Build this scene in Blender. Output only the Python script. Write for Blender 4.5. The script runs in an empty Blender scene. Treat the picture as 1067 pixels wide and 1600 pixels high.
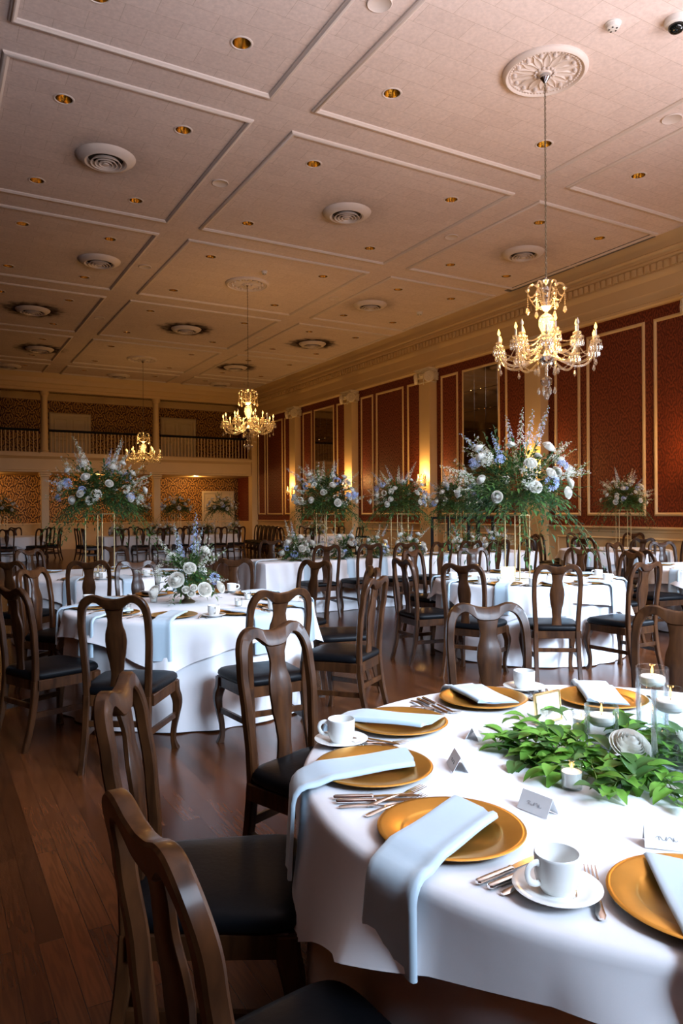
import bpy, math, random
from math import sin, cos, pi, radians, sqrt, atan2, hypot
from mathutils import Vector, Matrix, noise

C = bpy.context.scene.collection
SC = bpy.context.scene
PI = pi

# ------------------------------------------------------------------ camera, exposure, light
YAW, PIT, ROL = radians(29.717), radians(-0.0812), radians(-0.3666)
def camera_axes():
    R = Vector((cos(YAW), -sin(YAW), 0)); F = Vector((sin(YAW), cos(YAW), 0)); U = Vector((0, 0, 1))
    F2 = cos(PIT)*F + sin(PIT)*U; U2 = cos(PIT)*U - sin(PIT)*F
    return cos(ROL)*R + sin(ROL)*U2, cos(ROL)*U2 - sin(ROL)*R, F2
cR, cU, cF = camera_axes()
cd = bpy.data.cameras.new('camera'); cam = bpy.data.objects.new('camera', cd); C.objects.link(cam)
cam.matrix_world = Matrix(((cR.x, cU.x, -cF.x, 0), (cR.y, cU.y, -cF.y, 0), (cR.z, cU.z, -cF.z, 1.5), (0, 0, 0, 1)))
cd.sensor_fit = 'VERTICAL'; cd.sensor_height = 36.0; cd.sensor_width = 24.0
cd.lens = 1138.9/1600*36; cd.clip_start = 0.05; cd.clip_end = 200
SC.camera = cam
SC.view_settings.view_transform = 'Standard'; SC.view_settings.look = 'None'
SC.view_settings.gamma = 1.0; SC.view_settings.exposure = 0.24
try: SC.view_settings.use_curve_mapping = False
except Exception: pass
cy = SC.cycles
cy.use_denoising = True
try: cy.denoiser = 'OPENIMAGEDENOISE'
except Exception: pass
cy.max_bounces = 7; cy.diffuse_bounces = 3; cy.glossy_bounces = 4; cy.transparent_max_bounces = 14; cy.transmission_bounces = 4
cy.sample_clamp_indirect = 4.0; cy.caustics_reflective = False; cy.caustics_refractive = False
W = bpy.data.worlds.new('world'); SC.world = W; W.use_nodes = True
W.node_tree.nodes['Background'].inputs[0].default_value = (0.5, 0.6, 0.8, 1)
W.node_tree.nodes['Background'].inputs[1].default_value = 0.0

def lamp(name, kind, loc, energy, color, parent=None, **kw):
    l = bpy.data.lights.new(name, kind); l.energy = energy; l.color = color
    for k, v in kw.items(): setattr(l, k, v)
    o = bpy.data.objects.new(name, l); C.objects.link(o); o.location = loc
    if parent: o.parent = parent
    return o
DAY = (0.62, 0.78, 1.0)
# daylight through the tall windows: three behind the camera, three in the near right wall
WIN_FRONT = [(2.4, -2.9, 150, 30, 70), (5.2, -2.9, 540, 38, 80), (8.4, -2.9, 700, 40, 82)]       # x, y, power, downward tilt, spread
WIN_RIGHT = [(12.4, -0.9, 430, 25, 125), (12.4, 1.9, 430, 25, 125)]
FILL = (0.96, 0.92, 1.0)                                            # colour of the added fill lamps that brighten the ceiling
# skylight comes in downwards through the tall panes, added fill lamps aim upwards to brighten the ceiling
for x, y, pw, tl, sp in WIN_FRONT:
    o = lamp('daylight', 'AREA', (x, y+0.12, 3.2), pw, DAY, shape='RECTANGLE', size=1.7, size_y=3.2, spread=radians(sp))
    o.rotation_euler = (PI/2-radians(tl), 0, 0)
    o = lamp('ceiling_fill', 'AREA', (x, y+0.14, 3.2), 205, FILL, shape='RECTANGLE', size=1.7, size_y=3.2, spread=radians(86))
    o.rotation_euler = (PI/2+radians(48), 0, 0)
for x, y, pw, tl, sp in WIN_RIGHT:
    o = lamp('daylight', 'AREA', (x-0.12, y, 3.0), pw, DAY, shape='RECTANGLE', size=1.7, size_y=3.4, spread=radians(sp))
    o.rotation_euler = (PI/2-radians(tl), 0, PI/2)
    o = lamp('ceiling_fill', 'AREA', (x-0.14, y, 3.0), 170, FILL, shape='RECTANGLE', size=1.7, size_y=3.4, spread=radians(105))
    o.rotation_euler = (PI/2+radians(45), 0, PI/2)

# ------------------------------------------------------------------ mesh helpers
class MB:
    def __init__(s): s.v = []; s.f = []; s.m = []
    def add(s, verts, faces, mi=0):
        b = len(s.v); s.v.extend([tuple(p) for p in verts])
        for f in faces: s.f.append(tuple(i+b for i in f)); s.m.append(mi)
    def join(s, o, mat=None, mi=None):
        b = len(s.v)
        s.v.extend([tuple(mat @ Vector(p)) for p in o.v] if mat is not None else o.v)
        for f, k in zip(o.f, o.m): s.f.append(tuple(i+b for i in f)); s.m.append(k if mi is None else mi)
    def mesh(s, name, mats, sharp=35):
        me = bpy.data.meshes.new(name); me.from_pydata(s.v, [], s.f)
        if not isinstance(mats, (list, tuple)): mats = [mats]
        for m in mats: me.materials.append(m)
        if len(mats) > 1: me.polygons.foreach_set('material_index', s.m)
        me.polygons.foreach_set('use_smooth', [True]*len(s.f))
        me.update()
        if sharp is not None and len(s.f): me.set_sharp_from_angle(angle=radians(sharp))
        return me
def obj(name, mb, mats, parent=None, sharp=35, loc=None):
    me = mb if isinstance(mb, bpy.types.Mesh) else mb.mesh(name, mats, sharp)
    o = bpy.data.objects.new(name, me); C.objects.link(o)
    if parent is not None: o.parent = parent
    if loc: o.location = loc
    return o
def tag(o, label=None, cat=None, group=None, kind=None):
    if label: o['label'] = label
    if cat: o['category'] = cat
    if group: o['group'] = group
    if kind: o['kind'] = kind
    return o
def thing(name, label, cat, loc=(0, 0, 0), rotz=0.0, group=None):
    o = bpy.data.objects.new(name, None); C.objects.link(o); o.location = loc; o.rotation_euler = (0, 0, rotz)
    o.empty_display_size = 0.1
    return tag(o, label, cat, group)
def struct(name, mb, mats, sharp=35): return tag(obj(name, mb, mats, None, sharp), kind='structure')
def copy_tree(o, parent=None):
    c = o.copy(); C.objects.link(c)
    if parent is not None: c.parent = parent
    for ch in list(o.children): copy_tree(ch, c)
    return c
def dup(proto, loc, rotz=0.0, label=None, group=None, scale=None):
    c = copy_tree(proto); c.location = loc; c.rotation_euler = (0, 0, rotz)
    if scale: c.scale = (scale,)*3
    if label: c['label'] = label
    if group: c['group'] = group
    elif 'group' in c: del c['group']
    return c
def drop_tree(o):
    for ch in list(o.children): drop_tree(ch)
    bpy.data.objects.remove(o)

def box(mb, x0, y0, z0, x1, y1, z1, bev=0.0, mi=0):
    if bev <= 0:
        v = [(x0,y0,z0),(x1,y0,z0),(x1,y1,z0),(x0,y1,z0),(x0,y0,z1),(x1,y0,z1),(x1,y1,z1),(x0,y1,z1)]
        mb.add(v, [(0,3,2,1),(4,5,6,7),(0,1,5,4),(1,2,6,5),(2,3,7,6),(3,0,4,7)], mi); return
    b = min(bev, (x1-x0)/2.01, (y1-y0)/2.01, (z1-z0)/2.01)
    rings = []
    for z, i in ((z0, b), (z0+b, 0), (z1-b, 0), (z1, b)):
        X0, X1, Y0, Y1 = x0+i, x1-i, y0+i, y1-i
        c = b if i == 0 else b*0.3
        rings.append([(X0+c,Y0,z),(X1-c,Y0,z),(X1,Y0+c,z),(X1,Y1-c,z),(X1-c,Y1,z),(X0+c,Y1,z),(X0,Y1-c,z),(X0,Y0+c,z)])
    loft(mb, rings, True, True, mi=mi)
def loft(mb, rings, cap0=False, cap1=False, closed=True, mi=0):
    n = len(rings[0]); v = [p for r in rings for p in r]; f = []
    for k in range(len(rings)-1):
        for i in range(n if closed else n-1):
            j = (i+1) % n
            f.append((k*n+i, k*n+j, (k+1)*n+j, (k+1)*n+i))
    if cap0: f.append(tuple(range(n-1, -1, -1)))
    if cap1: b = (len(rings)-1)*n; f.append(tuple(range(b, b+n)))
    mb.add(v, f, mi)
def lathe(mb, prof, n=24, c=(0, 0, 0), mi=0, wob=None):
    rings = []
    for r, z in prof:
        r = max(r, 1e-4)
        rings.append([(c[0]+r*cos(2*PI*i/n), c[1]+r*sin(2*PI*i/n), c[2]+z) for i in range(n)])
    loft(mb, rings, True, True, mi=mi)
def frame_at(t, up=Vector((0, 0, 1))):
    t = t.normalized()
    a = up if abs(t.dot(up)) < 0.95 else Vector((1, 0, 0))
    x = a.cross(t).normalized(); y = t.cross(x)
    return x, y
def tube(mb, pts, r, n=8, mi=0, cap=True, flat=1.0, closed=False):
    pts = [Vector(p) for p in pts]; k = len(pts); rings = []
    x = None
    for i, p in enumerate(pts):
        t = (pts[(i+1) % k] - pts[(i-1) % k]) if closed else (pts[min(i+1, k-1)] - pts[max(i-1, 0)])
        if t.length < 1e-9: t = Vector((0, 0, 1))
        t.normalize()
        if x is None: x, y = frame_at(t)
        else:
            x = (x - t*x.dot(t)); x = x.normalized() if x.length > 1e-6 else frame_at(t)[0]; y = t.cross(x)
        rr = r[i] if isinstance(r, (list, tuple)) else r
        rings.append([p + x*(rr*cos(2*PI*j/n)) + y*(rr*flat*sin(2*PI*j/n)) for j in range(n)])
    if closed: rings.append(rings[0]); cap = False
    loft(mb, rings, cap, cap, mi=mi)
def spline(ctrl, n=6):
    out = []; P = [Vector(p) for p in ctrl]
    for i in range(len(P)-1):
        p0, p1, p2, p3 = P[max(i-1, 0)], P[i], P[i+1], P[min(i+2, len(P)-1)]
        for k in range(n):
            t = k/n
            out.append(0.5*((2*p1) + (p2-p0)*t + (2*p0-5*p1+4*p2-p3)*t*t + (3*p1-p0-3*p2+p3)*t**3))
    out.append(P[-1]); return out
def lin(tab, x):
    if x <= tab[0][0]: return tab[0][1]
    for (a, b), (c, d) in zip(tab, tab[1:]):
        if x <= c:
            t = (x-a)/(c-a); t = t*t*(3-2*t)*0.5 + t*0.5
            return b + (d-b)*t
    return tab[-1][1]
def rot_to(d, spin=0.0):
    d = Vector(d).normalized(); x, y = frame_at(d)
    return Matrix(((x.x, y.x, d.x, 0), (x.y, y.y, d.y, 0), (x.z, y.z, d.z, 0), (0, 0, 0, 1))) @ Matrix.Rotation(spin, 4, 'Z')

# ------------------------------------------------------------------ materials
def nt(name):
    m = bpy.data.materials.new(name); m.use_nodes = True
    return m, m.node_tree, m.node_tree.nodes['Principled BSDF']
def N(t, typ, **kw):
    n = t.nodes.new(typ)
    for k, v in kw.items():
        if k in n.inputs: n.inputs[k].default_value = v
        else: setattr(n, k, v)
    return n
def simple(name, col, rough=0.5, metal=0.0, var=0.12, scale=8.0, bump=0.0, coat=0.0, sheen=0.0, spec=0.5, trans=0.0, coords='Object', obj_var=0.0):
    m, t, p = nt(name)
    tc = N(t, 'ShaderNodeTexCoord'); no = N(t, 'ShaderNodeTexNoise'); no.inputs['Scale'].default_value = scale; no.inputs['Detail'].default_value = 4
    t.links.new(tc.outputs[coords], no.inputs['Vector'])
    mr = N(t, 'ShaderNodeMapRange'); mr.inputs['To Min'].default_value = 1-var; mr.inputs['To Max'].default_value = 1+var
    t.links.new(no.outputs['Fac'], mr.inputs['Value'])
    hs = N(t, 'ShaderNodeHueSaturation'); hs.inputs['Color'].default_value = (*col, 1)
    if obj_var:
        oi = N(t, 'ShaderNodeObjectInfo'); m2 = N(t, 'ShaderNodeMapRange'); m2.inputs['To Min'].default_value = 1-obj_var; m2.inputs['To Max'].default_value = 1+obj_var
        t.links.new(oi.outputs['Random'], m2.inputs['Value'])
        mu = N(t, 'ShaderNodeMath', operation='MULTIPLY'); t.links.new(mr.outputs[0], mu.inputs[0]); t.links.new(m2.outputs[0], mu.inputs[1])
        t.links.new(mu.outputs[0], hs.inputs['Value'])
    else: t.links.new(mr.outputs[0], hs.inputs['Value'])
    t.links.new(hs.outputs[0], p.inputs['Base Color'])
    p.inputs['Roughness'].default_value = rough; p.inputs['Metallic'].default_value = metal
    p.inputs['Coat Weight'].default_value = coat; p.inputs['Sheen Weight'].default_value = sheen
    p.inputs['Specular IOR Level'].default_value = spec; p.inputs['Transmission Weight'].default_value = trans
    if bump:
        b = N(t, 'ShaderNodeBump'); b.inputs['Strength'].default_value = bump; b.inputs['Distance'].default_value = 0.01
        t.links.new(no.outputs['Fac'], b.inputs['Height']); t.links.new(b.outputs[0], p.inputs['Normal'])
    return m
def petal(name, col, var, scale, tl=0.4):
    m, t, p = nt(name)
    tc = N(t, 'ShaderNodeTexCoord'); no = N(t, 'ShaderNodeTexNoise'); no.inputs['Scale'].default_value = scale; t.links.new(tc.outputs['Object'], no.inputs['Vector'])
    mr = N(t, 'ShaderNodeMapRange'); mr.inputs['To Min'].default_value = 1-var; mr.inputs['To Max'].default_value = 1+var; t.links.new(no.outputs['Fac'], mr.inputs['Value'])
    hs = N(t, 'ShaderNodeHueSaturation'); hs.inputs['Color'].default_value = (*col, 1); t.links.new(mr.outputs[0], hs.inputs['Value'])
    t.links.new(hs.outputs[0], p.inputs['Base Color']); p.inputs['Roughness'].default_value = 0.5; p.inputs['Specular IOR Level'].default_value = 0.3
    tr = N(t, 'ShaderNodeBsdfTranslucent'); t.links.new(hs.outputs[0], tr.inputs[0])
    mx = N(t, 'ShaderNodeMixShader'); mx.inputs[0].default_value = tl; t.links.new(p.outputs[0], mx.inputs[1]); t.links.new(tr.outputs[0], mx.inputs[2])
    t.links.new(mx.outputs[0], t.nodes['Material Output'].inputs[0])
    return m
def emit(name, col, s, sampled=False):
    m = bpy.data.materials.new(name); m.use_nodes = True; t = m.node_tree
    for n in list(t.nodes): t.nodes.remove(n)
    e = N(t, 'ShaderNodeEmission'); e.inputs[0].default_value = (*col, 1); e.inputs[1].default_value = s
    o = N(t, 'ShaderNodeOutputMaterial'); t.links.new(e.outputs[0], o.inputs[0])
    if not sampled: m.cycles.emission_sampling = 'NONE'
    return m
def glassy(name, tint=(1, 1, 1), gloss=0.3, rough=0.05, diffuse=0.0, dcol=(1, 1, 1)):
    m = bpy.data.materials.new(name); m.use_nodes = True; t = m.node_tree
    for n in list(t.nodes): t.nodes.remove(n)
    tr = N(t, 'ShaderNodeBsdfTransparent'); tr.inputs[0].default_value = (*tint, 1)
    gl = N(t, 'ShaderNodeBsdfGlossy'); gl.inputs['Roughness'].default_value = rough
    fr = N(t, 'ShaderNodeLayerWeight'); fr.inputs['Blend'].default_value = gloss
    cl = N(t, 'ShaderNodeMath', operation='MINIMUM'); t.links.new(fr.outputs['Fresnel'], cl.inputs[0]); cl.inputs[1].default_value = 0.45
    mx = N(t, 'ShaderNodeMixShader'); t.links.new(cl.outputs[0], mx.inputs[0]); t.links.new(tr.outputs[0], mx.inputs[1]); t.links.new(gl.outputs[0], mx.inputs[2])
    out = mx
    if diffuse:
        di = N(t, 'ShaderNodeBsdfTranslucent'); di.inputs[0].default_value = (*dcol, 1)
        d2 = N(t, 'ShaderNodeBsdfDiffuse'); d2.inputs[0].default_value = (*dcol, 1)
        ad = N(t, 'ShaderNodeMixShader'); ad.inputs[0].default_value = 0.5; t.links.new(di.outputs[0], ad.inputs[1]); t.links.new(d2.outputs[0], ad.inputs[2])
        m2 = N(t, 'ShaderNodeMixShader'); m2.inputs[0].default_value = diffuse
        t.links.new(mx.outputs[0], m2.inputs[1]); t.links.new(ad.outputs[0], m2.inputs[2]); out = m2
    o = N(t, 'ShaderNodeOutputMaterial'); t.links.new(out.outputs[0], o.inputs[0])
    return m
def mathn(t, op, a, b=None, c=None):
    n = N(t, 'ShaderNodeMath', operation=op)
    for i, x in enumerate((a, b, c)):
        if x is None: continue
        if isinstance(x, (int, float)): n.inputs[i].default_value = x
        else: t.links.new(x, n.inputs[i])
    return n.outputs[0]
def damask(name, ground, motif, axis, pu=0.27, pv=0.46, rough=0.5):
    m, t, p = nt(name)
    tc = N(t, 'ShaderNodeTexCoord'); sx = N(t, 'ShaderNodeSeparateXYZ'); t.links.new(tc.outputs['Object'], sx.inputs[0])
    u0 = mathn(t, 'DIVIDE', sx.outputs[axis], pu); v0 = mathn(t, 'DIVIDE', sx.outputs[2], pv)
    # half-drop repeat: every other column of motifs is shifted by half a repeat, and each motif is mirrored
    col = mathn(t, 'FLOOR', u0); odd = mathn(t, 'MODULO', col, 2.0)
    v1 = mathn(t, 'ADD', v0, mathn(t, 'MULTIPLY', odd, 0.5))
    fu = mathn(t, 'ABSOLUTE', mathn(t, 'SUBTRACT', mathn(t, 'FRACT', u0), 0.5)); fv = mathn(t, 'SUBTRACT', mathn(t, 'FRACT', v1), 0.5)
    r1 = mathn(t, 'SQRT', mathn(t, 'ADD', mathn(t, 'POWER', mathn(t, 'MULTIPLY', fu, 1.25), 2.0), mathn(t, 'POWER', fv, 2.0)))
    ang = mathn(t, 'ARCTAN2', fu, fv)
    pet = mathn(t, 'COSINE', mathn(t, 'MULTIPLY', ang, 7.0))
    sc_ = mathn(t, 'SINE', mathn(t, 'ADD', mathn(t, 'MULTIPLY', r1, 25.0), mathn(t, 'MULTIPLY', pet, 1.7)))
    leafy = mathn(t, 'SINE', mathn(t, 'ADD', mathn(t, 'MULTIPLY', mathn(t, 'ADD', fu, mathn(t, 'MULTIPLY', mathn(t, 'ABSOLUTE', fv), 0.7)), 27.0), mathn(t, 'MULTIPLY', mathn(t, 'SINE', mathn(t, 'MULTIPLY', fv, 25.0)), 1.5)))
    f = mathn(t, 'ADD', mathn(t, 'MULTIPLY', sc_, 0.65), mathn(t, 'MULTIPLY', leafy, 0.45))
    no = N(t, 'ShaderNodeTexNoise'); no.inputs['Scale'].default_value = 45; t.links.new(tc.outputs['Object'], no.inputs['Vector'])
    f = mathn(t, 'ADD', f, mathn(t, 'MULTIPLY', mathn(t, 'SUBTRACT', no.outputs['Fac'], 0.5), 1.1))
    mr = N(t, 'ShaderNodeMapRange'); mr.inputs['From Min'].default_value = -0.25; mr.inputs['From Max'].default_value = 0.25; t.links.new(f, mr.inputs['Value'])
    mx = N(t, 'ShaderNodeMix', data_type='RGBA'); t.links.new(mr.outputs[0], mx.inputs[0]); mx.inputs[6].default_value = (*ground, 1); mx.inputs[7].default_value = (*motif, 1)
    t.links.new(mx.outputs[2], p.inputs['Base Color'])
    rr = N(t, 'ShaderNodeMapRange'); rr.inputs['To Min'].default_value = rough; rr.inputs['To Max'].default_value = rough+0.25; t.links.new(mr.outputs[0], rr.inputs['Value']); t.links.new(rr.outputs[0], p.inputs['Roughness'])
    return m
def wood(name, c1, c2, rough, axis_scale, coat=0.0, obj_var=0.0, spec=0.5):
    m, t, p = nt(name)
    tc = N(t, 'ShaderNodeTexCoord'); mp = N(t, 'ShaderNodeMapping'); mp.inputs['Scale'].default_value = axis_scale
    t.links.new(tc.outputs['Object'], mp.inputs['Vector'])
    no = N(t, 'ShaderNodeTexNoise'); no.inputs['Scale'].default_value = 3; no.inputs['Detail'].default_value = 6; no.inputs['Distortion'].default_value = 0.6
    t.links.new(mp.outputs[0], no.inputs['Vector'])
    cr = N(t, 'ShaderNodeValToRGB'); cr.color_ramp.elements[0].position = 0.3; cr.color_ramp.elements[0].color = (*c1, 1); cr.color_ramp.elements[1].position = 0.72; cr.color_ramp.elements[1].color = (*c2, 1)
    t.links.new(no.outputs['Fac'], cr.inputs[0])
    src = cr.outputs[0]
    if obj_var:
        oi = N(t, 'ShaderNodeObjectInfo'); m2 = N(t, 'ShaderNodeMapRange'); m2.inputs['To Min'].default_value = 1-obj_var; m2.inputs['To Max'].default_value = 1+obj_var
        t.links.new(oi.outputs['Random'], m2.inputs['Value']); hs = N(t, 'ShaderNodeHueSaturation'); t.links.new(src, hs.inputs['Color']); t.links.new(m2.outputs[0], hs.inputs['Value']); src = hs.outputs[0]
    t.links.new(src, p.inputs['Base Color']); p.inputs['Roughness'].default_value = rough; p.inputs['Coat Weight'].default_value = coat; p.inputs['Coat Roughness'].default_value = 0.15; p.inputs['Specular IOR Level'].default_value = spec
    b = N(t, 'ShaderNodeBump'); b.inputs['Strength'].default_value = 0.08; b.inputs['Distance'].default_value = 0.004; t.links.new(no.outputs['Fac'], b.inputs['Height']); t.links.new(b.outputs[0], p.inputs['Normal'])
    return m
def floor_mat():
    m, t, p = nt('oak_floor')
    tc = N(t, 'ShaderNodeTexCoord'); mp = N(t, 'ShaderNodeMapping'); mp.inputs['Rotation'].default_value = (0, 0, PI/2)
    t.links.new(tc.outputs['Object'], mp.inputs['Vector'])
    br = N(t, 'ShaderNodeTexBrick'); br.offset = 0.37; br.inputs['Scale'].default_value = 1.0; br.inputs['Brick Width'].default_value = 1.15; br.inputs['Row Height'].default_value = 0.083
    br.inputs['Mortar Size'].default_value = 0.0012; br.inputs['Color1'].default_value = (0.4, 0.4, 0.4, 1); br.inputs['Color2'].default_value = (0.95, 0.95, 0.95, 1); br.inputs['Mortar'].default_value = (0.12, 0.12, 0.12, 1)
    t.links.new(mp.outputs[0], br.inputs['Vector'])
    # cathedral grain: stretched, distorted waves
    mp2 = N(t, 'ShaderNodeMapping'); mp2.inputs['Scale'].default_value = (20, 1.5, 1); t.links.new(tc.outputs['Object'], mp2.inputs['Vector'])
    ad = N(t, 'ShaderNodeVectorMath', operation='ADD'); t.links.new(mp2.outputs[0], ad.inputs[0]); sc = N(t, 'ShaderNodeVectorMath', operation='SCALE'); t.links.new(br.outputs['Color'], sc.inputs[0]); sc.inputs['Scale'].default_value = 9.0; t.links.new(sc.outputs[0], ad.inputs[1])
    no = N(t, 'ShaderNodeTexNoise'); no.inputs['Scale'].default_value = 1.1; no.inputs['Detail'].default_value = 3; t.links.new(ad.outputs[0], no.inputs['Vector'])
    rg = mathn(t, 'SINE', mathn(t, 'MULTIPLY', no.outputs['Fac'], 42.0))
    mr = N(t, 'ShaderNodeMapRange'); mr.inputs['From Min'].default_value = -1; mr.inputs['To Min'].default_value = 0.80; mr.inputs['To Max'].default_value = 1.08; t.links.new(rg, mr.inputs['Value'])
    mx = N(t, 'ShaderNodeMix', data_type='RGBA', blend_type='MULTIPLY'); mx.inputs[0].default_value = 1.0; mx.inputs[6].default_value = (0.115, 0.036, 0.011, 1); t.links.new(br.outputs['Color'], mx.inputs[7])
    hs = N(t, 'ShaderNodeHueSaturation'); t.links.new(mx.outputs[2], hs.inputs['Color']); t.links.new(mr.outputs[0], hs.inputs['Value'])
    t.links.new(hs.outputs[0], p.inputs['Base Color'])
    p.inputs['Roughness'].default_value = 0.24; p.inputs['Specular IOR Level'].default_value = 0.33
    b = N(t, 'ShaderNodeBump'); b.inputs['Strength'].default_value = 0.12; b.inputs['Distance'].default_value = 0.003; t.links.new(br.outputs['Color'], b.inputs['Height']); t.links.new(b.outputs[0], p.inputs['Normal'])
    return m
def ceiling_mat():
    m, t, p = nt('acoustic_tile')
    tc = N(t, 'ShaderNodeTexCoord')
    br = N(t, 'ShaderNodeTexBrick'); br.offset = 0.5; br.inputs['Scale'].default_value = 1.0; br.inputs['Brick Width'].default_value = 0.61; br.inputs['Row Height'].default_value = 0.305
    br.inputs['Mortar Size'].default_value = 0.0022; br.inputs['Mortar Smooth'].default_value = 0.3
    br.inputs['Color1'].default_value = (0.80, 0.675, 0.62, 1); br.inputs['Color2'].default_value = (0.755, 0.63, 0.575, 1); br.inputs['Mortar'].default_value = (0.50, 0.39, 0.32, 1)
    t.links.new(tc.outputs['Object'], br.inputs['Vector'])
    no = N(t, 'ShaderNodeTexNoise'); no.inputs['Scale'].default_value = 26; no.inputs['Detail'].default_value = 5; t.links.new(tc.outputs['Object'], no.inputs['Vector'])
    mr = N(t, 'ShaderNodeMapRange'); mr.inputs['From Min'].default_value = 0.3; mr.inputs['From Max'].default_value = 0.7; mr.inputs['To Min'].default_value = 0.9; mr.inputs['To Max'].default_value = 1.06; t.links.new(no.outputs['Fac'], mr.inputs['Value'])
    hs = N(t, 'ShaderNodeHueSaturation'); t.links.new(br.outputs['Color'], hs.inputs['Color']); t.links.new(mr.outputs[0], hs.inputs['Value']); t.links.new(hs.outputs[0], p.inputs['Base Color'])
    p.inputs['Roughness'].default_value = 0.8
    mul = mathn(t, 'ADD', mathn(t, 'MULTIPLY', br.outputs['Fac'], -0.6), mathn(t, 'MULTIPLY', no.outputs['Fac'], 0.35))
    b = N(t, 'ShaderNodeBump'); b.inputs['Strength'].default_value = 0.35; b.inputs['Distance'].default_value = 0.008; t.links.new(mul, b.inputs['Height']); t.links.new(b.outputs[0], p.inputs['Normal'])
    return m
def soot_mat():
    m, t, p = nt('soot'); 
    for n in list(t.nodes): t.nodes.remove(n)
    tc = N(t, 'ShaderNodeTexCoord'); ln = N(t, 'ShaderNodeVectorMath', operation='LENGTH'); t.links.new(tc.outputs['Object'], ln.inputs[0])
    no = N(t, 'ShaderNodeTexNoise'); no.inputs['Scale'].default_value = 5; no.inputs['Detail'].default_value = 5; t.links.new(tc.outputs['Object'], no.inputs['Vector'])
    r = mathn(t, 'ADD', ln.outputs['Value'], mathn(t, 'MULTIPLY', mathn(t, 'SUBTRACT', no.outputs['Fac'], 0.5), 0.7))
    mr = N(t, 'ShaderNodeMapRange', interpolation_type='SMOOTHSTEP'); mr.inputs['From Min'].default_value = 0.36; mr.inputs['From Max'].default_value = 0.9; mr.inputs['To Min'].default_value = 1.0; mr.inputs['To Max'].default_value = 0.0
    t.links.new(r, mr.inputs['Value'])
    oi = N(t, 'ShaderNodeObjectInfo'); al = mathn(t, 'MULTIPLY', mr.outputs[0], oi.outputs['Alpha'])
    tr = N(t, 'ShaderNodeBsdfTransparent'); di = N(t, 'ShaderNodeBsdfDiffuse'); di.inputs[0].default_value = (0.035, 0.018, 0.008, 1)
    mx = N(t, 'ShaderNodeMixShader'); t.links.new(al, mx.inputs[0]); t.links.new(tr.outputs[0], mx.inputs[1]); t.links.new(di.outputs[0], mx.inputs[2])
    o = N(t, 'ShaderNodeOutputMaterial'); t.links.new(mx.outputs[0], o.inputs[0])
    return m
def cloth_mat(name, col, rough=0.75, weave=900, sheen=0.2):
    m, t, p = nt(name)
    tc = N(t, 'ShaderNodeTexCoord'); wv = N(t, 'ShaderNodeTexNoise'); wv.inputs['Scale'].default_value = weave; t.links.new(tc.outputs['Object'], wv.inputs['Vector'])
    n2 = N(t, 'ShaderNodeTexNoise'); n2.inputs['Scale'].default_value = 7; n2.inputs['Detail'].default_value = 3; t.links.new(tc.outputs['Object'], n2.inputs['Vector'])
    mr = N(t, 'ShaderNodeMapRange'); mr.inputs['To Min'].default_value = 0.95; mr.inputs['To Max'].default_value = 1.03; t.links.new(wv.outputs['Fac'], mr.inputs['Value'])
    hs = N(t, 'ShaderNodeHueSaturation'); hs.inputs['Color'].default_value = (*col, 1); t.links.new(mr.outputs[0], hs.inputs['Value']); t.links.new(hs.outputs[0], p.inputs['Base Color'])
    p.inputs['Roughness'].default_value = rough; p.inputs['Sheen Weight'].default_value = sheen; p.inputs['Specular IOR Level'].default_value = 0.25
    b = N(t, 'ShaderNodeBump'); b.inputs['Strength'].default_value = 0.25; b.inputs['Distance'].default_value = 0.006; t.links.new(n2.outputs['Fac'], b.inputs['Height']); t.links.new(b.outputs[0], p.inputs['Normal'])
    return m

M = {}
M['cream'] = simple('cream_paint', (0.69, 0.51, 0.27), 0.45, var=0.05, scale=3)
M['plaster'] = simple('white_plaster', (0.72, 0.63, 0.57), 0.6, var=0.04, scale=6)
M['capital'] = simple('capital_plaster', (0.76, 0.68, 0.54), 0.5, var=0.08, scale=20)
M['door'] = simple('painted_door', (0.62, 0.52, 0.33), 0.45, var=0.06, scale=4)
M['damask_red'] = damask('damask_red', (0.215, 0.034, 0.0045), (0.09, 0.012, 0.0025), 1)
M['damask_gold'] = damask('damask_gold', (0.50, 0.26, 0.04), (0.045, 0.014, 0.004), 0, 0.44, 0.62)
M['ceiling'] = ceiling_mat(); M['floor'] = floor_mat(); M['soot'] = soot_mat()
M['chair_wood'] = wood('stained_chair_wood', (0.022, 0.0078, 0.0028), (0.070, 0.026, 0.0085), 0.36, (9, 9, 2), coat=0.1, obj_var=0.2, spec=0.2)
M['seat'] = simple('black_vinyl', (0.003, 0.0035, 0.0045), 0.42, var=0.2, scale=60, bump=0.06, spec=0.12)
M['cloth'] = cloth_mat('white_linen', (0.83, 0.83, 0.85))
M['napkin'] = cloth_mat('pale_blue_satin', (0.47, 0.60, 0.69), 0.36, 500, 0.3)
M['gold'] = simple('gold_charger_finish', (0.72, 0.38, 0.07), 0.3, metal=0.85, var=0.06, scale=40)
M['brass'] = simple('polished_brass', (0.85, 0.67, 0.32), 0.2, metal=1.0, var=0.08, scale=12)
M['stand'] = simple('pale_gold_rod', (0.72, 0.55, 0.27), 0.35, metal=0.7, var=0.05)
M['bronze'] = simple('antique_bronze', (0.20, 0.16, 0.10), 0.4, metal=0.8, var=0.2, scale=30)
M['steel'] = simple('silver_flatware', (0.82, 0.80, 0.77), 0.16, metal=1.0, var=0.03)
M['china'] = simple('white_china', (0.82, 0.82, 0.79), 0.15, var=0.02, spec=0.5)
M['paper'] = simple('white_card', (0.85, 0.85, 0.84), 0.7, var=0.02)
M['ink'] = simple('grey_ink', (0.25, 0.25, 0.27), 0.8)
M['black'] = simple('black_metal', (0.006, 0.006, 0.006), 0.55, var=0.1, spec=0.12)
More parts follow.
